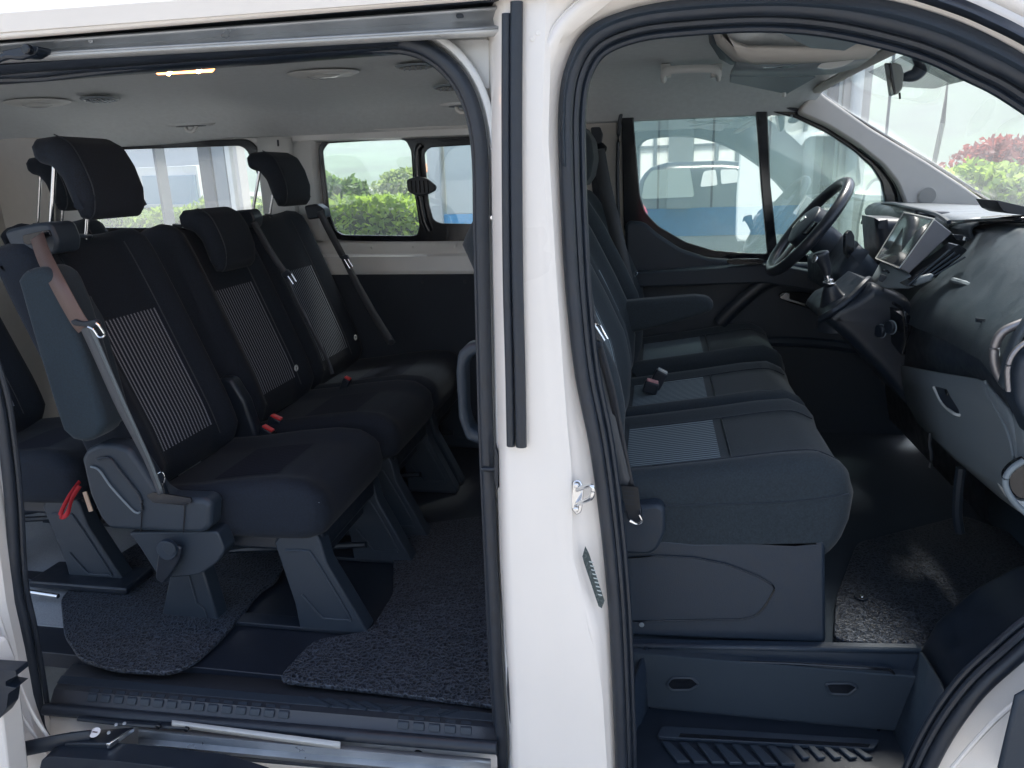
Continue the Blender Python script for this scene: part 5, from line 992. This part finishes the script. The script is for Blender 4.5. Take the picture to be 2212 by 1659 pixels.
# hedge: leafy mass on a core, along the car park edge
hg = empty('hedge', (-5, 9.5, 0), 'bright green leafy hedge beyond the far side windows', 'hedge')
box('hedge_core', (-16, 9.35, 0), (-1.6, 10.1, 1.18), mat('hedge_core', (.03, .05, .02), .95, var=.3, vscale=8), hg, bevel=.1)
n = 26000; X = rng.uniform(-16, -1.5, n); Z = rng.uniform(0.2, 1.33, n)+.06*np.sin(X*3)+.04*np.sin(X*7.3); Yv = 9.3+rng.uniform(-.16, .12, n)+.09*np.sin(X*5+Z*6)
top = rng.random(n) < .25; Z[top] = 1.25+.06*np.sin(X[top]*3)+.05*rng.random(top.sum()); Yv[top] = rng.uniform(9.2, 10.2, top.sum())
leafmesh('hedge_leaves', np.stack([X, Yv, Z], 1), .05, leafA, hg, kind='stuff')
def tree(x, y, h, r, M, lab, name='tree', n=9000, leaf=.16, cat='tree'):
    t = empty(name, (x, y, 0), lab, cat, None)
    tube('trunk', cr([Vector((x, y, 0)), Vector((x+.1, y, h*.35)), Vector((x-.1, y+.1, h*.7))], 4), r*.07, bark, t, seg=8, rf=lambda q: 1.3-.8*q)
    for k in range(4):
        a = k*1.7+x; tube('limb', [Vector((x, y, h*.35)), Vector((x+math.cos(a)*r*.5, y+math.sin(a)*r*.5, h*.68))], r*.03, bark, t, seg=6, rf=lambda q: 1.1-.7*q)
    cs = []
    for k in range(13):
        a = rng.uniform(0, 6.28); q = r*rng.uniform(.15, .75); zc_ = h*rng.uniform(.38, .88); s_ = r*rng.uniform(.28, .5)
        cs.append(cloud((x+math.cos(a)*q, y+math.sin(a)*q, zc_), (s_, s_, s_*.8), n//13))
    leafmesh('crown', np.concatenate(cs), leaf, M, t)
for k, (x, y, h, r, M_, lb) in enumerate(((-17, 27, 1.7, 1.5, leafB, 'leftmost low tree behind the hedge in the side window'), (-13.6, 30, 1.9, 1.8, leafC, 'pale rounded tree behind the hedge, second from the left'), (-11.6, 26, 1.6, 1.4, leafB, 'darker low tree behind the hedge near the middle of the pane'),
    (-10.8, 33, 1.9, 1.8, leafC, 'broad pale tree behind the hedge, left of the window latch'), (-8.2, 29, 1.7, 1.4, leafC, 'small pale tree behind the window latch'), (-7.6, 34, 1.8, 1.5, leafB, 'rightmost low tree behind the hedge, by the grey wall'))):
    tree(x, y, h, r, M_, lb, leaf=.14, n=5000)
def bush(nm, px, py, Y, r, M, lab, n=5200, leaf=.09, h=None):
    c_ = at(px, py, Y); h = h or c_.z; t = empty(nm, (c_.x, c_.y, 0), lab, 'bush')
    for k in range(5): a = k*1.25; tube('stem', [Vector((c_.x, c_.y, 0)), Vector((c_.x+math.cos(a)*r*.5, c_.y+math.sin(a)*r*.5, h*.7))], .05, bark, t, seg=6)
    cs = [cloud((c_.x+rng.uniform(-.7, .7)*r, c_.y+rng.uniform(-.5, .5)*r, h*rng.uniform(.3, .85)), (r*.42, r*.42, h*.2+.2), n//12) for _ in range(12)]
    leafmesh('leaves', np.concatenate(cs), leaf, M, t)
bush('bush', 2100, 352, 17, 1.6, leafA, 'bright green bush by the road beyond the windscreen', h=1.3)
bush('bush', 2190, 350, 16, 1.5, leafA, 'rightmost light green bush beyond the windscreen', h=1.35)
bush('bush', 2290, 350, 16, 1.8, leafC, 'green bush beside the dashboard edge of the windscreen view', h=1.4)
bush('red_bush', 2120, 300, 22, 1.7, leafR, 'dark red leaved bush behind the green bushes', h=1.85)
bush('red_bush', 2210, 290, 22, 1.6, leafR, 'second red leaved bush further right', h=1.95)
tree(20, 30, 6.4, 3.4, leafC, 'pale tree beyond the red bushes to the left', leaf=.2)
tree(24, 31, 7.2, 3.8, leafC, 'taller pale tree beyond the red bushes to the right', leaf=.2)
# telegraph pole and wires
pp_ = empty('utility_pole', tuple(Vector((at(2040, 250, 20).x, 20, 0))), 'thin leaning utility pole among the trees', 'pole')
px0 = at(2040, 250, 20).x
tube('pole', [Vector((px0-.25, 20, 0)), Vector((px0-.02, 20, 2.4)), Vector((px0, 20, 4.2))], .06, mat('pole_wood', (.3, .28, .26), .9), pp_, seg=8)
for k, (zz, dy) in enumerate(((5.1, 20), (5.7, 21))):
    tube('overhead_wire', cr([Vector((-60, dy, zz+1.2)), Vector((-20, dy, zz)), Vector((10, dy, zz-.1)), Vector((50, dy, zz+1.0))], 6), .012, gloss, None, seg=5, label=['lower overhead wire crossing the sky', 'upper overhead wire crossing the sky'][k], cat='wire')
# wooded hills
V = []; F = []; nx, ny = 90, 14
for j in range(ny):
    for i in range(nx):
        a = math.radians(-100+i*200/(nx-1)); R_ = 210+j*28; q = j/(ny-1)
        A_ = 30+62*sstep(-.15, .7, a); h = A_*(1+.18*math.sin(a*5.1+1)+.10*math.sin(a*11.7)+.05*math.sin(a*27+j))*sstep(0, 1, q)
        V.append(Vector((math.sin(a)*R_, math.cos(a)*R_, h)))
F = [(j*nx+i, j*nx+i+1, (j+1)*nx+i+1, (j+1)*nx+i) for j in range(ny-1) for i in range(nx-1)]
mesh('hills', V, F, mat('wooded_hill', (.07, .11, .06), .95, var=.5, vscale=.03, detail=8), kind='structure')
# garage wall beside the van: grey panels, blue band, pale gridded panes
GY = 4.5; gb = empty('garage_wall', (0, GY, 0), 'grey workshop wall with a blue band and gridded pale panes', 'building')
gx0 = at(945, 400, GY).x; gx1 = at(1872, 300, GY).x
wg = mat('garage_grey', (.52, .57, .56), .7, var=.08, vscale=2); wp = translucent('translucent_pane', (.78, .79, .74), (.85, .85, .8), .5, .06, 2); blu = mat('blue_paint', (.05, .33, .62), .4, var=.1, vscale=40)
zb0, zb1 = at(1385, 512, GY).z, at(1385, 452, GY).z
box('lower_panel', (gx0, GY, 0), (gx1, GY+.12, zb0), wg, gb, bevel=.005)
box('blue_band', (gx0+.03, GY-.004, zb0), (gx1-.1, GY+.12, zb1), blu, gb, bevel=.002)
box('grey_panel', (gx0+.05, GY, zb1), (at(985, 400, GY).x+.55, GY+.12, 7.0), wg, gb, bevel=.005)  # unseen upper part added to block the sun from the rear seats
box('corner_post', (gx0-.05, GY-.03, 0), (gx0+.03, GY+.15, 4.2), pale, gb, bevel=.005)
for k in range(4): box('white_jamb', (-1.0+k*.19, GY-.02-.01*(k % 2), zb1), (-.92+k*.19, GY+.1, 4.2), [pale, trim][k % 2], gb, bevel=.004)
xw0 = -.30
gm = mat('window_mullion', (.10, .11, .12), .5)
box('wall_panel', (xw0, GY, zb1), (gx1-.14, GY+.12, 7.0), wg, gb, bevel=.004)  # also carried up out of view to shade the seats
for k in range(6): box('panel_joint', (xw0+k*.30, GY-.004, zb1), (xw0+.012+k*.30, GY+.01, 3.6), gm, gb, bevel=0)
box('upper_pane', (gx1-.62, GY-.006, 1.95), (gx1-.36, GY+.01, 2.35), wp, gb, bevel=.003)
xc = at(1470, 300, GY).x; box('grey_column', (xc-.07, GY-.05, zb1), (xc+.07, GY+.1, 3.8), wg, gb, bevel=.004)
for k, xx in enumerate((gx1-.30, gx1-.20, gx1-.08)): tube('down_pipe', [Vector((xx, GY-.05, 0)), Vector((xx, GY-.05, 4.2))], .03, [pale, slate, pale][k], gb, seg=12)
box('end_post', (gx1-.14, GY-.02, 0), (gx1, GY+.14, 4.2), trim, gb, bevel=.005)
# pale workshop buildings to the rear
bb = empty('white_building', (-9.5, 11.5, 0), 'white building with blue tinted windows seen through the rear window', 'building')
bw_ = mat('white_render', (.72, .72, .70), .8, var=.05, vscale=1)
xr0, xr1 = at(180, 400, 10).x, at(430, 400, 10).x
box('wall', (xr0-3, 10, 0), (xr1, 10.3, at(300, 362, 10).z), bw_, bb, bevel=.01)
box('upper_wall', (xr0-3, 10.4, 0), (xr1, 10.8, 2.9), bw_, bb, bevel=.01)
for (a, b) in ((308, 350), (354, 430)):
    p0, p1 = at(a, 380, 9.98), at(b, 440, 9.98)
    f_ = box('window', (p0.x, 9.95, p1.z), (p1.x, 10.02, p0.z), mat('blue_pane', (.25, .36, .46), .15), bb, bevel=.005)
    box('sill', (p0.x-.03, 9.9, p1.z-.05), (p1.x+.03, 10.0, p1.z), pale, f_, bevel=.004)
for k, (a, b, M_) in enumerate(((340, 346, gm), (436, 462, slate), (466, 492, greyplastic), (494, 504, pale), (512, 520, trim))):
    c0_, c1_ = at(a, 400, 6.2), at(b, 400, 6.2)
    box('steel_column', (c0_.x, 6.2, 0), (c1_.x, 6.34, 4.5), M_, None, bevel=.005, label=['thin dark post crossing the rear window view', 'broad dark steel column beyond the rear window', 'grey column right of the dark one beyond the rear window', 'slim pale column beyond the rear window', 'rightmost narrow beige column beyond the rear window'][k], cat='column', group='columns of the open shed')
box('low_wall', (-13, 7.6, 0), (xr1+2.5, 7.8, .95), mat('concrete', (.42, .42, .40), .9, var=.1, vscale=2), None, bevel=.01, label='low concrete wall beyond the rear quarter window', cat='wall')
rd = empty('orange_building', (-2.2, 26, 0), 'small far building with orange roof beside the grey wall', 'building')
hx_ = at(926, 372, 26); box('wall', (hx_.x-.45, 26, 0), (hx_.x+.45, 28, hx_.z), bw_, rd, bevel=.02)
hexa('roof', [Vector(p) for p in ((hx_.x-.55, 25.9, hx_.z), (hx_.x+.55, 25.9, hx_.z), (hx_.x+.55, 28.1, hx_.z), (hx_.x-.55, 28.1, hx_.z), (hx_.x-.3, 26.6, hx_.z+.3), (hx_.x+.3, 26.6, hx_.z+.3), (hx_.x+.3, 27.4, hx_.z+.3), (hx_.x-.3, 27.4, hx_.z+.3))], mat('orange_tiles', (.5, .2, .08), .8), rd, bevel=.02)
# vehicles parked behind the photographer, mirrored in the driver window
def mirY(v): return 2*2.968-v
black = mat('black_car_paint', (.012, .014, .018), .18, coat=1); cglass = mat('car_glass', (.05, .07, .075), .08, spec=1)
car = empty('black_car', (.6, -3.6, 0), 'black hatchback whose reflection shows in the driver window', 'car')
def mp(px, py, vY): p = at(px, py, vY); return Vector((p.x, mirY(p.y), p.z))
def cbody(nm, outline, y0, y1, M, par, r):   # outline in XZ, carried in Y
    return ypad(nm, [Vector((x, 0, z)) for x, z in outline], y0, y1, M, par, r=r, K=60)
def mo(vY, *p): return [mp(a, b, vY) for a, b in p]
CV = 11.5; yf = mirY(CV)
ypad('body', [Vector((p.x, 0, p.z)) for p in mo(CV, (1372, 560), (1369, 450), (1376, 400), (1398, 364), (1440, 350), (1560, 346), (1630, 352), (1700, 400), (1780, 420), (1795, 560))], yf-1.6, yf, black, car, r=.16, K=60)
prism('hatch_glass', rpoly(mo(CV-.01, (1386, 430), (1392, 392), (1408, 368), (1490, 362), (1500, 425)), .05), .012, mat('hatch_glass', (.16, .19, .18), .15), car, bevel=0)
prism('side_window', rpoly(mo(CV-.01, (1512, 404), (1520, 370), (1546, 366), (1550, 400)), .04), .012, lens, car, bevel=0)
prism('side_window', rpoly(mo(CV-.01, (1558, 398), (1556, 366), (1592, 366), (1604, 392)), .04), .012, lens, car, bevel=0)
for a in (1420, 1700):
    c_ = mp(a, 560, CV); disc('wheel', (c_.x, yf+.02, .33), (0, -1, 0), .33, .2, rubber, car, seg=28); disc('rim', (c_.x, yf+.03, .33), (0, 1, 0), .2, .02, greymetal, car, seg=20)
disc('tail_lamp', mp(1378, 450, CV-.02), (-.3, 1, 0), .10, .03, red, car, seg=16, ry=.2)
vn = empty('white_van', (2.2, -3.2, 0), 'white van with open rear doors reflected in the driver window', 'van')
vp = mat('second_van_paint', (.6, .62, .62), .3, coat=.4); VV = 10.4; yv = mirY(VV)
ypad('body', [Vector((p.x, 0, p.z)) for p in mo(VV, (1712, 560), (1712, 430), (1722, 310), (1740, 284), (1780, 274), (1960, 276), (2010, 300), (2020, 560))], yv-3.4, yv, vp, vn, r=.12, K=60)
prism('rear_window', rpoly(mo(VV-.02, (1722, 400), (1728, 320), (1744, 294), (1850, 294), (1860, 402), (1740, 404)), .08), .012, cglass, vn, bevel=0)
prism('open_door', rpoly(mo(VV-.4, (1588, 520), (1590, 420), (1600, 300), (1612, 276), (1704, 280), (1700, 420), (1698, 520)), .08), .06, vp, vn, bevel=.02)
prism('door_window', rpoly(mo(VV-.42, (1600, 412), (1606, 320), (1616, 292), (1682, 292), (1680, 330), (1650, 400), (1640, 416)), .08), .012, cglass, vn, bevel=0)
pw_ = mo(VV-.43, (1592, 521), (1592, 500), (1656, 500), (1656, 521)); pl0 = prism('number_plate', pw_, .008, mat('plate_white', (.8, .8, .78), .4), vn, bevel=0)
pc_ = sum(pw_, Vector())/4; text('plate_text', 'FK·119VP', gloss, vn, pc_+Vector((0, .003, 0)), basis((-1, 0, 0), (0, 0, 1)), .082)
for a in (1760, 1980): c_ = mp(a, 560, VV); disc('wheel', (c_.x, yv+.01, .34), (0, 1, 0), .34, .12, rubber, vn, seg=24)
# workshop front behind the photographer, with a grid of pale panes
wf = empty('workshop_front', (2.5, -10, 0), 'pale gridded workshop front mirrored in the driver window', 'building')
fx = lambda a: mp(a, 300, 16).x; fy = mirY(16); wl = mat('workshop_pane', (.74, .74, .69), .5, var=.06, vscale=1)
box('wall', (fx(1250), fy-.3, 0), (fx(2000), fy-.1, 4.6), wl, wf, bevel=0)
for a in (1340, 1380, 1416, 1550, 1595, 1640, 1690, 1740, 1790): box('mullion', (fx(a)-.035, fy-.12, 0), (fx(a)+.035, fy-.04, 4.6), gm, wf, bevel=0)
for z in (1.0, 2.0, 3.0, 4.0): box('crossbar', (fx(1250), fy-.11, z), (fx(2000), fy-.05, z+.05), gm, wf, bevel=0)
box('dark_doorway', (fx(1446), fy-.13, 0), (fx(1500), fy-.03, 4.6), mat('doorway_grey', (.10, .11, .11), .8), wf, bevel=0)
# thin air between the van and the hills
hz = bpy.data.materials.new('haze_air'); hz.use_nodes = True; hn = hz.node_tree.nodes; hn.remove(hn['Principled BSDF'])
pv = hn.new('ShaderNodeVolumePrincipled'); pv.inputs['Color'].default_value = (.86, .93, 1, 1); pv.inputs['Density'].default_value = .0011; pv.inputs['Anisotropy'].default_value = .2
hz.node_tree.links.new(pv.outputs[0], hn['Material Output'].inputs['Volume'])
hb = box('haze', (-640, -640, -1), (640, 640, 140), hz, None, bevel=0, smooth=False, kind='stuff')
